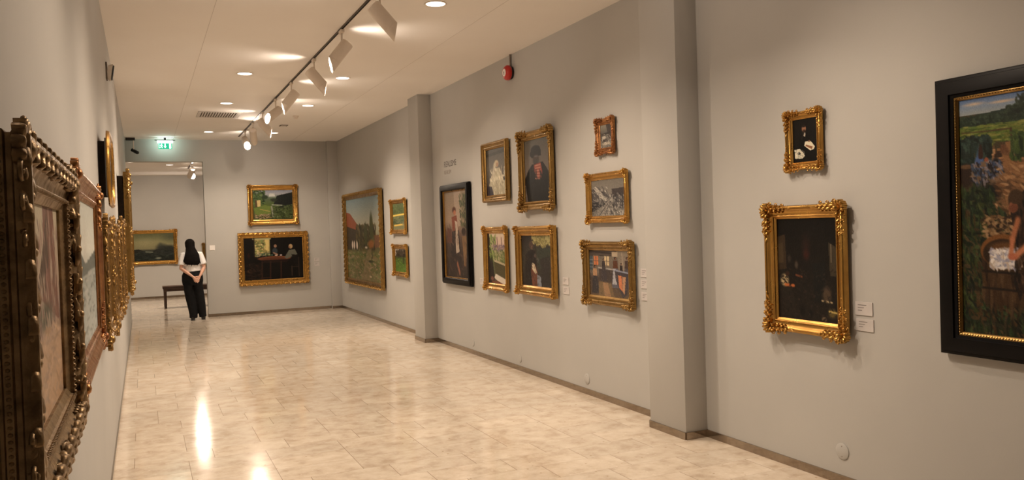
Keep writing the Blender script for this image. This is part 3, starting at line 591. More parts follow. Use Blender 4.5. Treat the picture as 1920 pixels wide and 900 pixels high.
def p_table(nx, ny):
    p = Paint(nx,ny,(.03,.022,.018),16); p.poly([(.17,.02),(.44,.02),(.44,.38),(.17,.46)],(.50,.46,.28)); p.dabs(.18,.42,.06,.42,140,[(.34,.42,.22),(.66,.58,.36),(.78,.72,.52),(.30,.30,.18)],.02,.016,1,1); p.poly([(.36,.02),(.43,.02),(.42,.32),(.37,.30)],(.74,.66,.42)); p.line(.17,.03,.44,.03,.02,(.62,.60,.44))
    p.poly([(.17,.0),(.19,0),(.19,.46),(.17,.46)],(.14,.11,.08)); p.dabs(.2,.44,.34,.44,50,[(.22,.30,.22),(.55,.5,.4)],.02,.012,0,1)
    p.el(.51,.50,.30,.055,(.40,.24,.15),.12); p.el(.50,.515,.28,.05,(.30,.17,.11),.4); p.poly([(.27,.53),(.76,.53),(.72,.60),(.30,.60)],(.10,.055,.04))
    for x in (.30,.44,.62): p.line(x,.58,x-.01,.98,.012,(.17,.10,.07))
    p.line(.26,.95,.44,.95,.008,(.2,.12,.08)); p.el(.53,.21,.03,.045,(.52,.40,.32),.3); p.el(.52,.33,.055,.09,(.17,.20,.22),.3); p.line(.5,.37,.56,.41,.014,(.56,.42,.34)); p.el(.79,.23,.04,.065,(.62,.52,.38),.3); p.el(.77,.25,.02,.03,(.5,.34,.26),.4)
    p.poly([(.76,.32),(.86,.30),(.90,.42),(.72,.52),(.68,.49)],(.34,.34,.30)); p.poly([(.80,.42),(.92,.44),(.94,.80),(.84,.66)],(.055,.045,.04))
    p.line(.80,.70,.80,.93,.008,(.19,.15,.12)); p.line(.80,.72,.92,.72,.008,(.19,.15,.12)); p.line(.92,.5,.92,.95,.008,(.17,.13,.10)); p.el(.54,.43,.03,.02,(.70,.62,.56),.3); p.el(.62,.43,.025,.02,(.66,.6,.58),.3); p.el(.47,.42,.02,.02,(.26,.36,.32),.3)
    p.el(.08,.42,.03,.08,(.12,.06,.045),.5); p.el(.09,.78,.05,.05,(.36,.26,.17),.5); p.dabs(.02,.3,.6,.98,80,[(.09,.06,.045),(.15,.09,.06)],.04,.014,.6,1,.02)
    return p.out(.01)
def p_sea(nx, ny):
    p = Paint(nx,ny,(.40,.40,.28),17); p.grad([(0,(.33,.34,.23)),(.3,(.50,.49,.35)),(.55,(.47,.45,.33)),(.62,(.20,.21,.18)),(.75,(.10,.115,.10)),(1,(.09,.11,.09))])
    p.el(.3,.35,.35,.22,(.58,.56,.42),.9,al=.6); p.el(.95,.15,.35,.25,(.24,.26,.2),.9,al=.7); p.el(.70,.56,.20,.22,(.17,.18,.16),.6); p.el(.88,.58,.22,.17,(.15,.16,.14),.5); p.el(.66,.42,.07,.12,(.24,.25,.21),.9,al=.8); p.poly([(.45,.66),(.55,.58),(1,.54),(1,.82),(.5,.76)],(.14,.15,.135)); p.poly([(0,.58),(.12,.56),(.22,.62),(.22,.72),(0,.7)],(.12,.12,.10))
    p.dabs(0,1,.64,.98,160,[(.11,.13,.12),(.07,.09,.08),(.20,.23,.2)],.05,.012,0,.4,.02); p.el(.60,.90,.10,.05,(.44,.46,.40),.6); p.line(.30,.66,.45,.68,.02,(.40,.42,.36))
    return p.out(.014)
def p_pale_quay(nx, ny):
    p = Paint(nx,ny,(.74,.69,.58),18); p.grad([(0,(.78,.74,.64)),(.4,(.72,.64,.56)),(.52,(.64,.56,.52)),(.7,(.76,.64,.53)),(1,(.74,.60,.46))])
    p.poly([(.62,0),(.88,0),(.95,.60),(.45,.42),(.60,.25)],(.50,.36,.31)); p.poly([(.60,.20),(.72,0),(.72,.30),(.42,.42)],(.34,.27,.22)); p.line(.76,0,.78,.55,.014,(.66,.56,.5)); p.el(.60,.53,.22,.08,(.33,.33,.27),.6); p.dabs(.3,1,.1,.6,120,[(.60,.46,.42),(.42,.34,.30),(.68,.62,.55)],.05,.012,1.4,.3); p.dabs(0,1,.6,1,160,[(.76,.64,.53),(.70,.58,.46),(.66,.56,.48)],.07,.014,.2,.6)
    return p.out(.014)
def p_fjord(nx, ny):
    p = Paint(nx,ny,(.50,.51,.48),19); p.grad([(0,(.68,.69,.66)),(.35,(.76,.76,.72)),(.5,(.54,.56,.54)),(1,(.66,.68,.66))]); p.el(.5,.5,.12,.5,(.68,.66,.62),.9,al=.6); p.poly([(0,.40),(.3,.34),(.5,.44),(1,.36),(1,.5),(0,.52)],(.36,.38,.36)); p.dabs(0,1,.5,1,120,[(.54,.56,.54),(.42,.44,.42),(.62,.62,.6)],.08,.012,0,.3)
    return p.out(.014)
def p_generic(seed, top, mid, low):
    def f(nx, ny):
        p = Paint(nx,ny,mid,seed); p.grad([(0,top),(.45,mid),(.55,low),(1,low)])
        p.dabs(0,1,.35,1,140,[mid,low,tuple(c*.7 for c in low)],.06,.02,.6,1); p.dabs(0,1,0,.3,40,[top],.08,.02,0,.4)
        p.el(.4,.5,.2,.15,tuple(c*.6 for c in low),.5)
        return p.out(.015)
    return f

# ------------------------------------------------------------------ room shell
def struct(name, bm, mat, smooth=None):
    o = obj(name, bm, mat, None, smooth); o['kind'] = 'structure'; return o
YB, XN0, XN1, ZN, YW = -3.0, -3.2, 3.95, 3.47, 24.6
XJ, ZD, TH = 1.19, 3.227, .24
bm = bmesh.new(); box(bm, (XN0-.3,YB-.3,-.15), (XR+.3,YW+.3,0)); struct('floor', bm, M_FLOOR)
bm = bmesh.new(); box(bm, (XL-.25,YB-.2,ZC), (XR+.25,YE+TH,ZC+.2)); struct('ceiling', bm, M_CEIL)
bm = bmesh.new(); box(bm, (XL-.25,YB-.2,0), (XL,YE+.001,ZC)); struct('wall_left', bm, M_WALL)
bm = bmesh.new(); box(bm, (XR,YB-.2,0), (XR+.25,YE+TH,ZC)); struct('wall_right', bm, M_WALL)
bm = bmesh.new(); box(bm, (XL-.25,YB-.2,0), (XR+.25,YB,ZC)); struct('wall_back', bm, M_WALL)
bm = bmesh.new(); box(bm, (XJ,YE,0), (XR,YE+TH,ZC)); box(bm, (XL-.25,YE,ZD), (XJ,YE+TH,ZC)); bmesh.ops.remove_doubles(bm, verts=bm.verts, dist=1e-5); struct('wall_end', bm, M_WALL)
for y0, y1 in ((11.55,12.03),(5.18,5.665)):
    bm = bmesh.new(); box(bm, (3.759,y0,0), (XR+.05,y1,ZC), .004); struct('trim_pilaster', bm, M_WALL, .5)
bm = bmesh.new(); box(bm, (3.74,17.95,0), (XR+.05,YE+.05,ZC), .004); struct('trim_corner_pier', bm, M_WALL, .5)
# skirting, one strip per stretch of wall
def skirt(name, pts, sides):
    bm = bmesh.new()
    for (a, b) in zip(pts, pts[1:]):
        a, b = Vector((*a,0)), Vector((*b,0)); d = (b-a).normalized(); n = Vector((-d.y,d.x,0))*sides*.012
        q = [a,b,b+n,a+n]
        lo = [bm.verts.new(p+Vector((0,0,.0005))) for p in q]; hi = [bm.verts.new(p+Vector((0,0,.058))) for p in q]
        bm.faces.new(lo[::-1]); bm.faces.new(hi)
        for i in range(4): bm.faces.new((lo[i],lo[(i+1)%4],hi[(i+1)%4],hi[i]))
    return struct(name, bm, M_STEEL)
P1, P2 = (11.55,12.03), (5.18,5.665)
skirt('baseboard_right', [(XR,YB),(XR,P2[0]),(3.759,P2[0]),(3.759,P2[1]),(XR,P2[1]),(XR,P1[0]),(3.759,P1[0]),(3.759,P1[1]),(XR,P1[1]),(XR,17.95),(3.74,17.95)], 1)
skirt('baseboard_left', [(XL,YB),(XL,YE)], -1)
skirt('baseboard_end', [(3.74,YE),(XJ,YE),(XJ,YE+TH)], 1)
# ceiling joints between the boards: slim recessed strips
for xs in (.64, 3.0):
    bm = bmesh.new(); box(bm, (xs-.002,YB,ZC-.0015), (xs+.002,YE,ZC+.01)); struct('trim_ceiling_joint', bm, M_GRILLE)
# room beyond the opening
bm = bmesh.new(); box(bm, (XN0,YE+TH,ZN), (XN1+.3,YW,ZN+.2)); struct('ceiling_next_room', bm, M_CEIL)
bm = bmesh.new(); box(bm, (XN0,YW,0), (XN1+.3,YW+.2,ZN+.2)); struct('wall_next_room_far', bm, M_WALL)
bm = bmesh.new(); box(bm, (XN0-.2,YE+TH,0), (XN0,YW+.2,ZN+.2)); struct('wall_next_room_left', bm, M_WALL)
bm = bmesh.new(); box(bm, (XN1,YE+TH,0), (XN1+.3,YW,ZN)); struct('wall_next_room_right', bm, M_WALL)
bm = bmesh.new(); box(bm, (XN0-.2,YE+.002,0), (XL-.25,YE+TH,ZC)); struct('wall_next_room_near', bm, M_WALL)
bm = bmesh.new(); box(bm, (XN0,24.15,3.385), (XN1,YW,ZN), .003); struct('trim_soffit', bm, M_CEIL, .5)
skirt('baseboard_next_room', [(XN0,YW),(XN1,YW)], -1)

# ------------------------------------------------------------------ lamps
def area_disc(parent, loc, size, power, col, rot=(0,0,0)):
    l = bpy.data.lights.new('lamp_light','AREA'); l.shape = 'DISK'; l.size = size; l.energy = power; l.color = col; l.spread = math.radians(125)
    o = bpy.data.objects.new('lamp_light', l); COL.objects.link(o); o.parent = parent; o.location = loc; o.rotation_euler = rot
def downlight(x, y, z, power, label):
    t = empty('recessed_downlight', (x,y,z)); tag(t, label, 'ceiling light', 'recessed downlights')
    bm = bmesh.new(); R = [(.098,-.0005),(.100,-.004),(.094,-.007),(.086,-.006),(.084,-.0005)]
    rg = [ring(bm,(0,0,q[1]),(1,0,0),(0,1,0),q[0],q[0],32) for q in R]
    for a, b in zip(rg, rg[1:]+rg[:1]): skin(bm, a, b)
    obj('trim_ring', bm, M_WHITE, t, smooth=.8)
    bm = bmesh.new(); a = ring(bm,(0,0,-.0005),(1,0,0),(0,1,0),.0845,.0845,32); b = ring(bm,(0,0,-.0035),(1,0,0),(0,1,0),.083,.083,32); skin(bm,a,b); bm.faces.new(b); bm.faces.new(a[::-1])
    obj('lens', bm, M_LENS, t)
    area_disc(t, (0,0,-.006), .15, power, WARM)
rowname = {1.22:'left row', 2.43:'right row'}
dl = {6.85:'nearest the camera', 10.53:'second from the camera', 12.96:'third from the camera', 16.62:'farthest, by the end wall'}
for x in (1.22, 2.43):
    for y in (6.85, 10.53, 12.96, 16.62):
        nm = dl[y]
        if x == 1.22: nm = {10.53:'nearest in view', 12.96:'just before the air vent', 16.62:'by the end wall', 6.85:'outside the view'}[y]
        downlight(x, y, ZC, P_DOWN, 'round white downlight in the ceiling %s of the track, %s' % ('left' if x<2 else 'right', nm))
for x in (1.22, 2.43):
    for y in (4.4,): downlight(x, y, ZC, P_DOWN, 'round ceiling downlight behind the view, %s of the track at %s' % ('left' if x<2 else 'right', 'the near pilaster' if y>2 else 'the camera end'))
for x, y, l in ((.67,21.9,'middle'),(-.21,21.1,'left'),(1.23,21.05,'right')):
    downlight(x, y, ZN, P_NEXT, 'small round downlight in the far room beyond the opening, %s one of three' % l)
downlight(-2.0, 21.5, ZN, P_NEXT, 'round downlight in the far room, hidden beside the left wall')
downlight(2.6, 21.5, ZN, P_NEXT, 'round downlight in the far room, hidden behind the end wall')

def spot_head(x, y, z, aim, power, label, hot=False, drop=.16, size=1.0, group='track spotlights', ang=96):
    t = empty('track_spotlight', (x,y,z)); tag(t, label, 'spotlight', group)
    bm = bmesh.new(); box(bm, (-.018,-.055,-.032), (.018,.055,-.0005), .004); obj('track_adapter', bm, M_WHITE, t, smooth=.6)
    bm = bmesh.new(); cyl(bm, (0,0,-.03), (0,0,-drop+.02), .010, 12); cyl(bm,(0,0,-drop+.0),(0,0,-drop+.03),.018,12); obj('stem', bm, M_WHITE, t, smooth=.6)
    d = (Vector(aim)-Vector((x,y,z-drop))).normalized()
    r, L = .062*size, .30*size
    c = Vector((0,0,-drop)) + d*.03 - Vector((0,0,1))*r*.55
    u = d.cross(Vector((0,0,1))).normalized(); v = u.cross(d).normalized()
    n = 28
    # body: closed back, outer shell whose mouth is cut obliquely (longer on the upper side), inner shell and lens seat
    bm = bmesh.new(); rings = []
    def R(off, rad, cut=0): return [bm.verts.new(c+d*(off+cut*(1-math.sin(2*PI*i/n)))+u*(rad*math.cos(2*PI*i/n))+v*(rad*math.sin(2*PI*i/n))) for i in range(n)]
    seq = [R(-L*.42,r*.80),R(-L*.42+.008,r*.97),R(-L*.40+.014,r),R(L*.32,r),R(L*.322,r*1.03),R(L*.34,r*1.03),R(L*.345,r),R(L*.36,r,.050*size),R(L*.36,r*.95,.050*size),R(L*.30,r*.93),R(L*.22,r*.84)]
    for a, b in zip(seq, seq[1:]): skin(bm, a, b)
    bm.faces.new(seq[0][::-1]); bm.faces.new(seq[-1])
    obj('lamp_body', bm, M_WHITE, t, smooth=.7)
    bm = bmesh.new(); a = R(L*.222,r*.82); b = R(L*.245,r*.74); skin(bm,a,b); bm.faces.new(b); bm.faces.new(a[::-1])
    obj('lens', bm, M_LENS_HOT, t)
    l = bpy.data.lights.new('lamp_light','SPOT'); l.energy = power; l.color = WARM2; l.spot_size = math.radians(ang); l.spot_blend = 1; l.shadow_soft_size = .032
    o = bpy.data.objects.new('lamp_light', l); COL.objects.link(o); o.parent = t; o.location = c+d*(L*.30)+v*(r*.25)
    o.rotation_euler = d.to_track_quat('-Z','Y').to_euler()
    # light escaping through the vent at the back of the head, onto the ceiling
    l = bpy.data.lights.new('rear_vent_light','SPOT'); l.energy = P_LEAK*size; l.color = (1,.84,.70); l.spot_size = math.radians(104); l.spot_blend = 1; l.shadow_soft_size = .12
    o = bpy.data.objects.new('rear_vent_light', l); COL.objects.link(o); o.parent = t; o.location = c-d*(L*.48); o.rotation_euler = Vector((-d.x,-d.y,.04)).to_track_quat('-Z','Y').to_euler()
TX = 1.84
t = empty('lighting_track', (TX,9.0,ZC)); tag(t, 'long dark-slotted lighting track running down the middle of the ceiling', 'lighting track')
bm = bmesh.new(); box(bm, (-.012,-10,-.014), (-.007,8.3,-.0005)); box(bm, (.007,-10,-.014), (.012,8.3,-.0005)); box(bm,(-.012,8.3,-.014),(.012,8.312,-.0005)); obj('rail', bm, M_TRACK, t)
bm = bmesh.new(); box(bm, (-.0068,-10,-.007), (.0068,8.299,-.0005)); obj('slot', bm, M_BLACK, t)
heads = [ # y, side, aim
 (6.55,'r',(3.9,6.1,1.0),'large near white spotlight, cut off by the top edge, tilted to the right wall'),
 (7.95,'l',(-.2,8.1,.9),'second white spotlight from the camera, tilted down to the left'),
 (9.37,'r',(3.9,8.95,1.0),'third white spotlight from the camera, tilted down to the right'),
 (10.9,'l',(-.2,11.0,.9),'fourth white spotlight from the camera, pointing down left'),
 (12.3,'l',(-.2,11.0,1.9),'fifth white spotlight with its bright mouth showing, pointing left'),
 (13.7,'r',(3.9,13.3,1.0),'sixth white spotlight from the camera, crossing over to the right'),
 (15.0,'l',(2.4,17.9,1.2),'seventh spotlight from the camera, turned to the end wall'),
 (16.2,'r',(2.2,12.0,.6),'last spotlight by the far end of the track, beside the end wall'),
 (3.4,'l',(-.2,2.6,1.4),'added unseen track spotlight above the camera, brightening the nearest left frame'),  # extra head, added out of view to brighten the nearest left canvas
 (5.1,'l',(-.2,5.3,1.1),'ceiling track spotlight before the near pilaster, aimed left'),
 (3.9,'r',(3.9,3.0,1.0),'ceiling track spotlight above the camera, aimed at the large black frame')]
for y, s, aim, lab in heads: spot_head(TX, y, ZC-.02, aim, P_SPOT, lab)
# far room: short track with two heads
t = empty('lighting_track', (1.15,21.9,ZN)); tag(t, 'short lighting track on the far room ceiling beyond the opening', 'lighting track')
bm = bmesh.new(); box(bm, (-.017,-1.1,-.02), (.017,1.1,-.0005), .003); obj('rail', bm, M_TRACK, t)
spot_head(1.15, 21.4, ZN-.02, (.2,24.6,1.3), P_SPOT*.8, 'spotlight in the far room seen from behind, left of the glowing one', group='far room spotlights', drop=.14)
spot_head(1.22, 22.3, ZN-.02, (1.0,18.2,1.6), P_SPOT*.35, 'glowing spotlight in the far room, facing the opening', group='far room spotlights', drop=.14)

spot_head(-1.6, 21.4, ZN-.02, (-1.0,24.6,1.0), P_SPOT*.9, 'unseen spotlight added to brighten the far room, beside the left wall', group='far room spotlights', drop=.14)  # added out of view to light the far wall
spot_head(2.6, 21.4, ZN-.02, (2.2,24.6,1.0), P_SPOT*.9, 'unseen spotlight added to brighten the far room, behind the end wall', group='far room spotlights', drop=.14)  # second added head, out of view, brightens the far room walls
# ------------------------------------------------------------------ ceiling fittings
t = empty('air_vent', (1.21,14.2,ZC)); tag(t, 'long slatted air vent grille set in the ceiling left of the track', 'vent')
bm = bmesh.new()
for a, b in (((-.33,-.34,-.012),(.33,-.29,-.0005)),((-.33,.29,-.012),(.33,.34,-.0005)),((-.33,-.29,-.012),(-.28,.29,-.0005)),((.28,-.29,-.012),(.33,.29,-.0005))): box(bm, a, b)
obj('grille_frame', bm, M_GRILLE, t)
bm = bmesh.new(); box(bm, (-.28,-.29,-.002), (.28,.29,-.0004)); obj('backing', bm, M_SHADOWGAP, t)
bm = bmesh.new()
for i in range(14):
    x = -.26+.04*i; box(bm, (x,-.29,-.011), (x+.018,.29,-.003))
obj('slats', bm, M_GRILLE, t)
t = empty('smoke_detector', (2.44,14.14,ZC)); tag(t, 'small white round smoke detector on the ceiling right of the track', 'smoke detector')
bm = bmesh.new(); loft(bm, [((0,0,-.0005),.05,.05),((0,0,-.018),.05,.05),((0,0,-.022),.044,.044)], 24, (0,1,0)); obj('base', bm, M_WHITE, t, smooth=.6)
bm = bmesh.new(); loft(bm, [((0,0,-.022),.040,.040),((0,0,-.045),.034,.034),((0,0,-.052),.022,.022)], 24, (0,1,0)); obj('sensor_head', bm, M_WHITE, t, smooth=.8)
t = empty('ceiling_hatch', (2.44,15.45,ZC)); tag(t, 'small grey square plate on the ceiling near the far end', 'hatch')
bm = bmesh.new(); box(bm, (-.07,-.10,-.008), (.07,.10,-.0005), .003); obj('plate', bm, M_SHADOWGAP, t)
bm = bmesh.new(); box(bm, (-.05,-.08,-.011), (.05,.08,-.0085), .001); obj('cover', bm, M_GRILLE, t)
# exit sign
M_GREEN = emit('exit_green', (.01,.30,.16), 1.6); M_GREEN.node_tree.nodes['Principled BSDF'].inputs['Base Color'].default_value = (.01,.2,.12,1)
M_EXW = emit('exit_white', (.80,1,.92), 2.2); M_EXG = emit('exit_glow_panel', (.72,1,.90), 5)
t = empty('exit_sign', (.475,17.75,ZC)); tag(t, 'lit green exit sign hanging from the ceiling above the opening', 'exit sign')
bm = bmesh.new(); box(bm, (-.19,-.03,-.055), (.19,.03,-.043), .002); box(bm,(-.02,-.02,-.043),(.02,.02,-.0005)); obj('mounting_plate', bm, M_BLACK, t)
bm = bmesh.new(); box(bm, (-.145,-.014,-.105), (.145,.014,-.0555), .003); obj('light_diffuser', bm, M_EXG, t)
bm = bmesh.new(); box(bm, (-.128,-.006,-.225), (.128,.006,-.106)); obj('sign_panel', bm, M_GREEN, t)
def flat(bm, pts, y, th=.002):
    a = [bm.verts.new((p[0],y,p[1])) for p in pts]; b = [bm.verts.new((p[0],y+th,p[1])) for p in pts]
    bm.faces.new(a); bm.faces.new(b[::-1])
    for i in range(len(pts)): bm.faces.new((a[i],b[i],b[(i+1)%len(pts)],a[(i+1)%len(pts)]))
bm = bmesh.new(); zc0 = -.165
flat(bm, [(-.008,zc0+.045),(.008,zc0+.045),(.008,zc0-.005),(.024,zc0-.005),(0,zc0-.045),(-.024,zc0-.005),(-.008,zc0-.005)], -.0085)
obj('arrow_symbol', bm, M_EXW, t)
bm = bmesh.new()
flat(bm, [(.075,zc0+.048),(.112,zc0+.048),(.112,zc0-.048),(.075,zc0-.048)], -.0085)
obj('door_symbol', bm, M_EXW, t)
bm = bmesh.new()
flat(bm, [(-.115,zc0+.048),(-.106,zc0+.048),(-.106,zc0-.048),(-.115,zc0-.048)], -.0085)
obj('door_edge_symbol', bm, M_EXW, t)
bm = bmesh.new()
mx = -.070
flat(bm, [(mx+.008+.009*math.cos(k*PI/5), zc0+.036+.009*math.sin(k*PI/5)) for k in range(10)], -.0085)
flat(bm, [(mx-.006,zc0+.024),(mx+.010,zc0+.024),(mx+.004,zc0-.008),(mx-.010,zc0-.008)], -.0085)
flat(bm, [(mx+.010,zc0+.024),(mx+.030,zc0+.008),(mx+.026,zc0+.002),(mx+.006,zc0+.014)], -.0085)
flat(bm, [(mx-.006,zc0+.024),(mx-.026,zc0+.010),(mx-.022,zc0+.004),(mx-.004,zc0+.012)], -.0085)
flat(bm, [(mx+.004,zc0-.008),(mx+.022,zc0-.022),(mx+.020,zc0-.046),(mx+.012,zc0-.046),(mx+.012,zc0-.026),(mx-.004,zc0-.008)], -.0085)
flat(bm, [(mx-.010,zc0-.008),(mx-.014,zc0-.026),(mx-.034,zc0-.036),(mx-.030,zc0-.043),(mx-.006,zc0-.032),(mx-.002,zc0-.008)], -.0085)
obj('running_figure', bm, M_EXW, t)
l = bpy.data.lights.new('sign_glow','AREA'); l.shape = 'RECTANGLE'; l.size = .28; l.size_y = .05; l.energy = 1.2; l.color = (.72,1,.88)
for s in (1,):
    o = bpy.data.objects.new('sign_glow', l); COL.objects.link(o); o.parent = t; o.location = (0,.02,-.09); o.rotation_euler = (PI/2,0,0)
o2 = bpy.data.objects.new('sign_glow', l); COL.objects.link(o2); o2.parent = t; o2.location = (0,-.02,-.09); o2.rotation_euler = (-PI/2,0,0)
# security camera in the corner
t = empty('security_camera', (-.12,17.85,ZC)); tag(t, 'small black security camera on the ceiling left of the exit sign', 'camera')
bm = bmesh.new(); box(bm, (-.12,-.06,-.05), (.05,.06,-.0005), .006); obj('mounting_box', bm, M_BLACK, t, smooth=.6)
bm = bmesh.new(); cyl(bm, (.02,0,-.05), (.02,0,-.24), .012, 12); blob(bm,(.02,0,-.24),(.022,0,0),(0,.022,0),(0,0,.022),10,6); obj('arm', bm, M_WHITE, t, smooth=.8)
bm = bmesh.new(); cyl(bm, (-.01,.03,-.235), (.09,-.06,-.30), .034, 18); cyl(bm, (.088,-.058,-.2985), (.10,-.069,-.306), .028, 18, .022); obj('camera_body', bm, M_BLACK, t, smooth=.7)
# wall speaker high on the left wall
t = empty('wall_speaker', (XL,8.6,3.27)); tag(t, 'small dark-faced wall unit high on the left wall under the ceiling', 'wall speaker')
bm = bmesh.new(); box(bm, (.0005,-.06,-.075), (.014,.06,.085), .003); obj('bracket_plate', bm, M_SHADOWGAP, t)
bm = bmesh.new(); loft(bm, [((.014,0,0),.065,.045),((.04,0,-.004),.078,.05),((.052,0,-.006),.082,.052)], 28, (0,1,0)); obj('housing', bm, M_WHITE, t, smooth=.7)
bm = bmesh.new(); loft(bm, [((.0525,0,-.006),.074,.046),((.066,0,-.008),.070,.042)], 28, (0,1,0)); obj('dark_face', bm, M_BLACK, t, smooth=.7)
# fire bell
t = empty('fire_bell', (XR,8.63,3.463)); tag(t, 'round red fire alarm bell on the right wall below the ceiling', 'fire alarm')
bm = bmesh.new(); loft(bm, [((-.0005,0,0),.070,.070),((-.03,0,0),.078,.078)], 32, (0,0,1)); obj('base', bm, M_BLACK, t, smooth=.7)
bm = bmesh.new(); loft(bm, [((-.030,0,0),.082,.082),((-.036,0,0),.087,.087),((-.065,0,0),.086,.086),((-.082,0,0),.076,.076),((-.092,0,0),.060,.060),((-.095,0,0),.046,.046)], 32, (0,0,1)); obj('gong', bm, M_RED, t, smooth=.9)
bm = bmesh.new(); loft(bm, [((-.095,0,0),.044,.044),((-.098,0,0),.042,.042)], 28, (0,0,1)); tag(obj('badge', bm, M_SWITCH, t, smooth=.6),'white round badge')
bm = bmesh.new(); loft(bm, [((-.098,0,.004),.010,.010),((-.0995,0,.004),.010,.010)], 16, (0,0,1)); box(bm,(-.0995,-.006,-.026),(-.098,.006,-.006)); obj('badge_mark', bm, M_BLACK, t)
bm = bmesh.new(); cyl(bm, (-.013,0,.078), (-.013,0,ZC-3.463-.0005), .012, 12); tag(obj('conduit', bm, M_CONDUIT, t, smooth=.8),'thin grey brown conduit up to the ceiling')

# ------------------------------------------------------------------ wall lettering
def text_mesh(name, s, size, parent, loc, rot, mat):
    cu_ = bpy.data.curves.new('txt','FONT'); cu_.body = s; cu_.size = size; cu_.extrude = .0006; cu_.align_x = 'LEFT'
    to = bpy.data.objects.new('txt', cu_); COL.objects.link(to)
    dg = bpy.context.evaluated_depsgraph_get(); me = bpy.data.meshes.new_from_object(to.evaluated_get(dg))
    bpy.data.objects.remove(to); me.materials.clear(); me.materials.append(mat)
    o = bpy.data.objects.new(name, me); COL.objects.link(o); o.parent = parent; o.location = loc; o.rotation_euler = rot
    return o
M_LET = noise_mat('dark_lettering', (.10,.085,.08), (.12,.10,.09), .6, scale=9); M_LET2 = noise_mat('pale_lettering', (.26,.22,.19), (.28,.24,.21), .6, scale=9)
t = empty('wall_lettering', (XR,11.05,2.6), ROT['right'].to_euler()); tag(t, 'dark lettering reading REALISME above a paler second line on the right wall', 'lettering')
text_mesh('heading', 'REALISME', .118, t, (0,-.045,.001), (0,0,0), M_LET)
text_mesh('subheading', 'REALISM', .078, t, (0,-.145,.001), (0,0,0), M_LET2)

# ------------------------------------------------------------------ paintings, right wall (near to far)
picture('right', 3.075, 1.98, .935, 2.40, .105, .062, 'rail', M_BLACKWOOD, p_laundry, 'large laundry scene in a wide black frame at the right edge', corners=0, slip=M_GOLD2, slip_w=.020, res=(230,300))
picture('right', 4.41, 3.716, .928, 1.771, .088, .074, 'scoop', M_GOLD, p_dark_interior, 'very dark interior painting in a broad gilt frame with carved corners, beside two labels', corners=1.0, res=(110,150), corner_size=.13)
picture('right', 4.21, 3.90, 2.0, 2.38, .050, .048, 'scoop', M_GOLD, p_reader, 'small dark portrait of a bearded man holding papers in gilt frame', corners=1.0, res=(70,100), corner_size=.082)
picture('right', 6.99, 6.11, .920, 1.520, .085, .070, 'step', M_GOLD2, p_kitchen, 'busy kitchen scene with several women in a gilt frame above the wall cover', corners=1.0, res=(150,110), corner_size=.11)
picture('right', 6.90, 6.18, 1.693, 2.163, .066, .055, 'scoop', M_GOLD, p_snow, 'grey snowy mountain valley painting in a gilt frame, above the kitchen scene', corners=.6, res=(110,80), corner_size=.085)
picture('right', 6.70, 6.385, 2.333, 2.662, .058, .045, 'scoop', M_REDGOLD, p_winter, 'tiny grey winter picture in a reddish gilt frame, topmost of three in its column', corners=1.0, res=(50,50), corner_size=.085)
picture('right', 9.50, 8.73, 1.99, 2.722, .085, .072, 'step', M_GOLD2, p_white_dress, 'woman in a white dress, in a plain stepped gilt frame', corners=0, res=(90,90))
picture('right', 8.385, 7.583, 1.862, 2.722, .092, .078, 'scoop', M_GOLD2, p_hat_man, 'portrait of a man in dark hat and red neckcloth, ornate gilt frame', corners=1.0, beads=True, res=(100,110), corner_size=.14)
picture('right', 9.55, 8.84, .908, 1.688, .082, .062, 'scoop', M_GOLD, p_veranda, 'sunny garden veranda painting with a bench in a gilt frame with corner leaves', corners=.5, res=(90,100), corner_size=.10)
picture('right', 8.55, 7.59, .914, 1.684, .105, .078, 'step', M_GOLD, p_couple, 'dim painting of a couple under pale foliage in a broad gilt frame', corners=.5, beads=True, res=(110,90), corner_size=.09)
picture('right', 11.118, 10.01, .905, 2.295, .088, .068, 'rail', M_BLACKWOOD, p_flower_maid, 'tall painting of a standing woman beside a plant in a narrow black frame', corners=0, slip=M_GOLD, slip_w=.014, res=(110,150))
picture('right', 17.25, 14.30, .600, 2.450, .115, .095, 'torus', M_GOLD2, p_village, 'big village landscape with red roof in a carved gilt frame, by the end wall', corners=0, carved=True, res=(170,140))
picture('right', 13.74, 12.88, 1.617, 2.20, .072, .060, 'scoop', M_GOLD, p_banded, 'small landscape with bright bands in a gilt frame, above the green field', corners=.6, res=(60,60), corner_size=.09)
picture('right', 13.69, 12.88, .902, 1.439, .075, .058, 'scoop', M_GOLD, p_field, 'small bright green field picture in a gilt frame near the far pilaster', corners=.5, res=(60,60), corner_size=.085)
# end wall
picture('end', 2.045, 3.084, 1.880, 2.728, .110, .075, 'scoop', M_GOLD, p_garden, 'green garden landscape with dark firs, upper of two on the end wall', corners=.6, res=(110,90), corner_size=.12)
picture('end', 1.815, 3.268, .597, 1.722, .118, .080, 'torus', M_GOLD, p_table, 'dark painting of people at a table, lower of two on the end wall', corners=0, carved=True, res=(150,120))
# far room
picture('end', -.324, .868, .946, 1.891, .095, .080, 'scoop', M_GOLD, p_sea, 'stormy sea painting in an ornate gilt frame on the far room wall behind the bench', corners=.8, centres=.16, res=(110,90), wallpos=YW, corner_size=.13)
picture('end', 1.51, 2.3, .815, 1.481, .085, .07, 'scoop', M_GOLD2, p_generic(31,(.4,.36,.3),(.3,.25,.18),(.2,.15,.1)), 'gilt-framed picture partly hidden behind the opening edge, right of the standing person', corners=.5, res=(40,40), wallpos=YW, corner_size=.1)
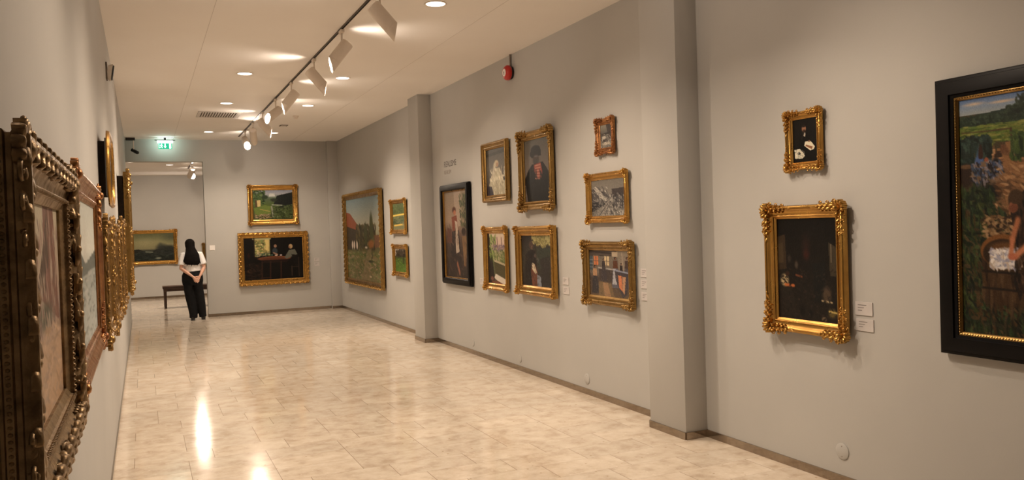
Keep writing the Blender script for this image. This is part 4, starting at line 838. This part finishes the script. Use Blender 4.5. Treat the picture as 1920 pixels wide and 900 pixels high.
# left wall (near to far)
picture('left', 1.47, 2.52, 1.215, 1.875, .098, .076, 'deep', M_BRONZE, p_pale_quay, 'nearest painting on the left wall in a heavy carved dark bronze frame', corners=1.0, beads=True, centres=.13, res=(120,90), off=.030, corner_size=.125, side_beads=True, relief=.42, carved=True)
picture('left', 2.75, 4.25, 1.22, 1.925, .085, .050, 'scoop', M_REDGOLD, p_fjord, 'pale water painting in a reddish gilt frame, second on the left wall', corners=1.0, res=(90,60), off=.040, corner_size=.12, relief=.65)
picture('left', 4.45, 5.35, 1.17, 1.80, .10, .055, 'step', M_DARKGOLD, p_generic(21,(.42,.42,.38),(.3,.3,.22),(.2,.2,.13)), 'gilt frame with leafy corners, third along the left wall', corners=1.0, centres=.12, res=(50,40), off=.050, corner_size=.14, relief=.65)
picture('left', 5.65, 6.95, 1.12, 1.80, .10, .055, 'scoop', M_DARKGOLD, p_generic(22,(.40,.38,.34),(.28,.24,.18),(.18,.14,.1)), 'leafy crested gilt frame, fourth along the left wall', corners=1.0, centres=.14, res=(50,40), off=.050, corner_size=.17, relief=.65)
picture('left', 6.20, 7.15, 1.93, 2.46, .07, .035, 'torus', M_GOLD, p_generic(23,(.3,.3,.28),(.2,.18,.15),(.12,.1,.08)), 'round-cornered smooth gilt frame hung high on the left wall', corners=0, res=(40,40), off=.042, arch=1)
picture('left', 7.6, 8.9, 1.08, 1.86, .10, .055, 'scoop', M_DARKGOLD, p_generic(24,(.36,.36,.36),(.26,.26,.2),(.16,.15,.1)), 'ornate gilt frame fifth along the left wall, behind the leafy crested one', corners=1.0, centres=.14, res=(50,40), off=.052, corner_size=.15, relief=.65)
picture('left', 10.9, 12.6, 1.04, 2.50, .12, .10, 'scoop', M_GOLD2, p_generic(25,(.40,.42,.44),(.3,.3,.24),(.2,.18,.12)), 'tall ornate gilt frame, farthest one on the left wall', corners=1.0, centres=.16, res=(50,50), off=.035, corner_size=.2, relief=.65)

# ------------------------------------------------------------------ labels, switch, sockets
def card(wall, a, z, w, h, label, lines=3, name='wall_label', cat='label', mat=None, wallpos=None):
    pos = {'right':(XR,a,z),'end':(a,YE,z)}[wall]
    t = empty(name, pos, ROT[wall].to_euler()); tag(t, label, cat, 'painting labels' if cat=='label' else None)
    bm = bmesh.new(); box(bm, (-w/2,-h/2,.0005), (w/2,h/2,.006), .001); obj('card', bm, mat or M_CARD, t)
    if lines:
        bm = bmesh.new()
        for i in range(lines): box(bm, (-w*.34, h*(.24-.2*i), .0062), (-w*.34+w*(.5,.36,.24)[i%3], h*(.24-.2*i)+h*.05, .0066))
        obj('printed_lines', bm, M_INK, t)
    return t
card('right', 3.625,1.125,.130,.082,'small pale label beside the broad gilt dark interior, upper of two')
card('right', 3.620,1.025,.130,.074,'small pale label beside the broad gilt dark interior, lower of two')
card('right', 5.985,1.247,.125,.075,'small pale label beside the kitchen scene, top of three')
card('right', 5.990,1.149,.125,.075,'small pale label beside the kitchen scene, middle of three')
card('right', 5.985,1.043,.125,.075,'small pale label beside the kitchen scene, bottom of three')
card('right', 7.45,1.106,.125,.075,'small pale label right of the couple painting, upper of two')
card('right', 7.445,1.007,.125,.075,'small pale label right of the couple painting, lower of two')
card('right', 9.75,.99,.125,.08,'small pale label right of the tall black-framed woman painting')
card('right', 14.0,.93,.13,.08,'small pale label between the village landscape and the green field picture')
card('end', 3.45,1.09,.11,.075,'tiny grey label right of the dark table scene, upper of two', mat=M_CARD)
card('end', 3.45,.99,.11,.075,'tiny grey label right of the dark table scene, lower of two', mat=M_CARD)
t = card('end', 1.31,1.435,.105,.105,'white square light switch on the end wall beside the opening',0,'light_switch','light switch',M_SWITCH)
bm = bmesh.new(); box(bm, (-.028,-.034,.0062), (.028,.034,.010), .002); obj('rocker', bm, M_SWITCH, t)
def cover(y, z, lab, r=.052):
    t = empty('wall_cover', (XR,y,z)); tag(t, lab, 'wall cover', 'painted round wall covers')
    bm = bmesh.new(); loft(bm, [((-.0005,0,0),r,r),((-.005,0,0),r,r),((-.008,0,0),r*.88,r*.88)], 32, (0,0,1)); obj('cap', bm, M_WALL, t, smooth=.5)
    bm = bmesh.new()
    for s in (-1,1): loft(bm, [((-.0081,0,s*r*.62),.004,.004),((-.0095,0,s*r*.62),.003,.003)], 10, (0,0,1))
    obj('screw', bm, M_CONDUIT, t)
cover(3.823,.21,'round painted wall cover low on the wall below the labels of the dark interior')
cover(7.07,.154,'round painted wall cover low below the gap between kitchen scene and couple')
cover(8.655,.137,'round painted wall cover low below the veranda painting',.045)
cover(10.14,.147,'round painted wall cover low below the black-framed woman painting',.045)

# ------------------------------------------------------------------ bench in the far room
t = empty('gallery_bench', (1.2,21.1,0)); tag(t, 'long dark wooden bench standing in the far room behind the person', 'bench')
bm = bmesh.new(); box(bm, (-.82,-.22,.46), (.82,.22,.52), .008); obj('seat', bm, M_BENCH, t, smooth=.6)
bm = bmesh.new(); box(bm, (-.80,-.20,.40), (.80,-.165,.4595)); box(bm, (-.80,.165,.40), (.80,.20,.4595)); obj('apron', bm, M_BENCH, t)
for sx in (-1,1):
    for sy in (-1,1):
        bm = bmesh.new(); x, y = sx*.765, sy*.18; loft(bm, [((x,y,.0005),.026,.026),((x,y,.399),.032,.032)], 4, (0,1,0)); obj('leg', bm, M_BENCH, t)

# ------------------------------------------------------------------ standing person
def solid(name, bm, mat, parent, vox=.006, smooth_it=2):
    """union the lofts into one continuous surface"""
    bmesh.ops.recalc_face_normals(bm, faces=bm.faces)
    me = bpy.data.meshes.new(name); bm.to_mesh(me); bm.free()
    o = bpy.data.objects.new(name, me); COL.objects.link(o)
    r = o.modifiers.new('r','REMESH'); r.mode = 'VOXEL'; r.voxel_size = vox
    if smooth_it: s = o.modifiers.new('s','SMOOTH'); s.iterations = smooth_it; s.factor = .5
    dg = bpy.context.evaluated_depsgraph_get(); m2 = bpy.data.meshes.new_from_object(o.evaluated_get(dg))
    o.modifiers.clear(); o.data = m2; m2.materials.clear(); m2.materials.append(mat)
    for p in m2.polygons: p.use_smooth = True
    o.parent = parent
    return o
PY = 17.62
t = empty('person', (.95,PY,0)); tag(t, 'person with long black hair, white t-shirt and black trousers, hands clasped behind', 'person')
bm = bmesh.new()
cxh = -.095   # head centre x
# torso, neck, head
loft(bm, [((-.06,0,.80),.150,.100),((-.065,0,.92),.160,.110),((-.065,.005,1.04),.128,.092),((-.068,0,1.16),.140,.098),((-.07,0,1.28),.160,.100),((-.072,0,1.345),.130,.080),((-.078,.0,1.385),.060,.058)], 20)
loft(bm, [((-.078,.0,1.34),.052,.054),((-.088,.008,1.42),.048,.050),((-.092,.014,1.47),.050,.052)], 16)
loft(bm, [((cxh,.028,1.415),.030,.034),((cxh,.025,1.435),.050,.058),((cxh,.018,1.47),.064,.078),((cxh,.010,1.52),.073,.092),((cxh,.004,1.565),.073,.094),((cxh,.0,1.60),.060,.078),((cxh,-.002,1.625),.030,.040)], 20, (0,1,0))
# face: nose, brow, lips, chin, ears
loft(bm, [((cxh,.098,1.545),.007,.006),((cxh,.112,1.515),.011,.010),((cxh,.108,1.502),.013,.008)], 10, (0,1,0))
blob(bm, (cxh,.092,1.556),(.045,0,0),(0,.010,0),(0,0,.008),10,6)
blob(bm, (cxh,.093,1.478),(.022,0,0),(0,.009,0),(0,0,.005),10,6); blob(bm, (cxh,.092,1.469),(.018,0,0),(0,.009,0),(0,0,.006),10,6)
blob(bm, (cxh,.082,1.442),(.020,0,0),(0,.014,0),(0,0,.014),10,6)
for s in (-1,1): blob(bm, (cxh+s*.074,0,1.515),(.008,0,0),(0,.018,0),(0,0,.030),8,6)
# arms: shoulder, elbow, wrist behind the back
for s in (-1,1):
    sh = Vector((-.07+s*.155,0,1.325)); el_ = Vector((-.062+s*.215,-.055,1.055)); wr = Vector((-.005+s*.062,-.172,.880)) if s<0 else Vector((.010+s*.050,-.165,.885))
    loft(bm, [(sh+Vector((-s*.05,0,.005)),.046,.050),(sh,.050,.052),(sh.lerp(el_,.35),.043,.046),(sh.lerp(el_,.8),.037,.038),(el_,.036,.037),(el_.lerp(wr,.25),.036,.036),(el_.lerp(wr,.65),.029,.028),(wr,.021,.025)], 14, (0,1,.2))
    palm = wr+Vector((-s*.035,-.012,-.045))
    loft(bm, [(wr,.022,.024),(wr.lerp(palm,.5),.030,.020),(palm,.036,.017),(palm+Vector((-s*.018,0,-.022)),.034,.015)], 12, (0,1,0))
    # five fingers of different lengths, curled across the other hand
    base = palm+Vector((-s*.012,0,-.014)); D = Vector((-s*.80,0,-.55)).normalized(); Sd = Vector((-s*.55,0,.80)).normalized()
    for k, (ln_, rr) in enumerate(((.062,.0078),(.070,.0084),(.072,.0084),(.066,.0082))):
        b0 = base+Sd*(-.026+.0175*k)*(1)+Vector((0,-.006 if s<0 else .006,0)); yb = -.010 if s<0 else .010
        loft(bm, [(b0-D*.012,rr*1.08,rr*1.08),(b0+D*ln_*.42,rr*1.03,rr*1.03),(b0+D*ln_*.75+Vector((0,yb,-.004)),rr*.95,rr*.95),(b0+D*ln_*.98+Vector((0,yb*2.1,-.010)),rr*.75,rr*.75)], 8, (0,1,0))
    th0 = wr.lerp(palm,.45)+Sd*.020
    loft(bm, [(th0,.012,.012),(th0+Vector((-s*.026,-.012,.004)),.010,.010),(th0+Vector((-s*.046,-.018,-.006)),.0075,.0075)], 8, (0,0,1))
# legs and feet
for s, hip, kn, an in ((-1,(-.145,0,.84),(-.125,.01,.46),(-.085,0,.085)),(1,(.010,0,.84),(.055,.015,.47),(.105,.03,.085))):
    hip, kn, an = map(Vector,(hip,kn,an))
    loft(bm, [(hip+Vector((0,0,.04)),.085,.09),(hip,.085,.092),(hip.lerp(kn,.5),.070,.074),(kn,.050,.054),(kn.lerp(an,.3),.050,.055),(kn.lerp(an,.75),.036,.038),(an,.030,.034),(an+Vector((0,.01,-.04)),.032,.045)], 14)
solid('body', bm, M_SKIN, t, .0045, 2)
# eyes
for s in (-1,1):
    bm = bmesh.new(); blob(bm, (cxh+s*.030,.086,1.535),(.012,0,0),(0,.012,0),(0,0,.009),10,6); obj('eye', bm, M_SWITCH, t, smooth=4)
# t-shirt
bm = bmesh.new()
loft(bm, [((-.055,0,.985),.168,.122),((-.060,0,1.06),.166,.118),((-.066,0,1.16),.168,.118),((-.07,0,1.27),.180,.120),((-.072,0,1.34),.160,.100),((-.076,0,1.375),.100,.078),((-.078,.002,1.395),.066,.064)], 24)
for s in (-1,1):
    sh = Vector((-.07+s*.155,0,1.325)); el_ = Vector((-.062+s*.215,-.055,1.055))
    loft(bm, [(sh+Vector((-s*.06,0,.0)),.060,.075),(sh+Vector((0,0,-.005)),.068,.075),(sh.lerp(el_,.35),.070,.072),(sh.lerp(el_,.70),.074,.074),(sh.lerp(el_,.78),.074,.074)], 16, (0,1,.2))
solid('t_shirt', bm, M_SHIRT, t, .007, 3)
# trousers
bm = bmesh.new()
loft(bm, [((-.062,0,1.035),.146,.108),((-.064,0,.98),.166,.115),((-.070,0,.90),.198,.130),((-.070,-.005,.80),.202,.132),((-.068,0,.72),.190,.118)], 24)
for pts in ([((-.150,0,.80),.095,.105),((-.148,0,.62),.094,.098),((-.118,.005,.45),.098,.094),((-.092,0,.28),.090,.088),((-.076,0,.13),.080,.084),((-.080,0,.045),.076,.084)],
            [((.015,0,.80),.100,.105),((.030,.005,.62),.098,.098),((.050,.01,.45),.098,.092),((.074,.015,.28),.088,.086),((.092,.02,.13),.074,.078),((.100,.02,.055),.070,.080)]):
    loft(bm, pts, 18)
solid('trousers', bm, M_TROUSER, t, .008, 2)
# shoes
for (x, y, a) in ((-.088,.0,.12),(.112,.03,-.15)):
    bm = bmesh.new(); loft(bm, [((x,y-.075,.035),.030,.030),((x,y-.06,.040),.038,.038),((x,y,.045),.038,.042),((x,y+.07,.034),.042,.032),((x,y+.13,.026),.040,.024),((x,y+.165,.020),.022,.014)], 16, (0,0,1))
    box(bm, (x-.036,y-.078,.001), (x+.036,y+.15,.014), .004)
    obj('shoe', bm, M_SHOE, t, smooth=.8)
# hair: cap plus long fall
bm = bmesh.new()
loft(bm, [((cxh,-.030,1.44),.078,.066),((cxh,-.018,1.50),.092,.090),((cxh,-.010,1.56),.094,.098),((cxh,-.008,1.60),.080,.086),((cxh,-.008,1.628),.052,.056),((cxh,-.008,1.640),.020,.02)], 20)
loft(bm, [((cxh,-.03,1.56),.090,.078),((cxh+.004,-.050,1.47),.088,.072),((cxh+.010,-.075,1.40),.100,.060),((cxh+.018,-.105,1.32),.128,.048),((cxh+.024,-.120,1.24),.148,.040),((cxh+.026,-.124,1.18),.152,.034),((cxh+.026,-.122,1.14),.138,.026),((cxh+.024,-.120,1.118),.10,.014)], 20)
hr = random.Random(5)
for k in range(17):      # locks, uneven at the ends and along the sides
    f = (k-8)/8; e_ = hr.uniform(-.02,.03); q = hr.uniform(-.012,.012)
    loft(bm, [((cxh+.01+f*.070,-.100,1.46),.012,.010),((cxh+.02+f*.118+q,-.142+.03*f*f,1.31),.016,.010),((cxh+.024+f*.146-q,-.156+.035*f*f,1.20),.015,.009),((cxh+.024+f*.142+q*2,-.148+.035*f*f,1.105+.03*f*f+e_),.005,.004)], 8)
solid('hair', bm, M_HAIR, t, .005, 1)
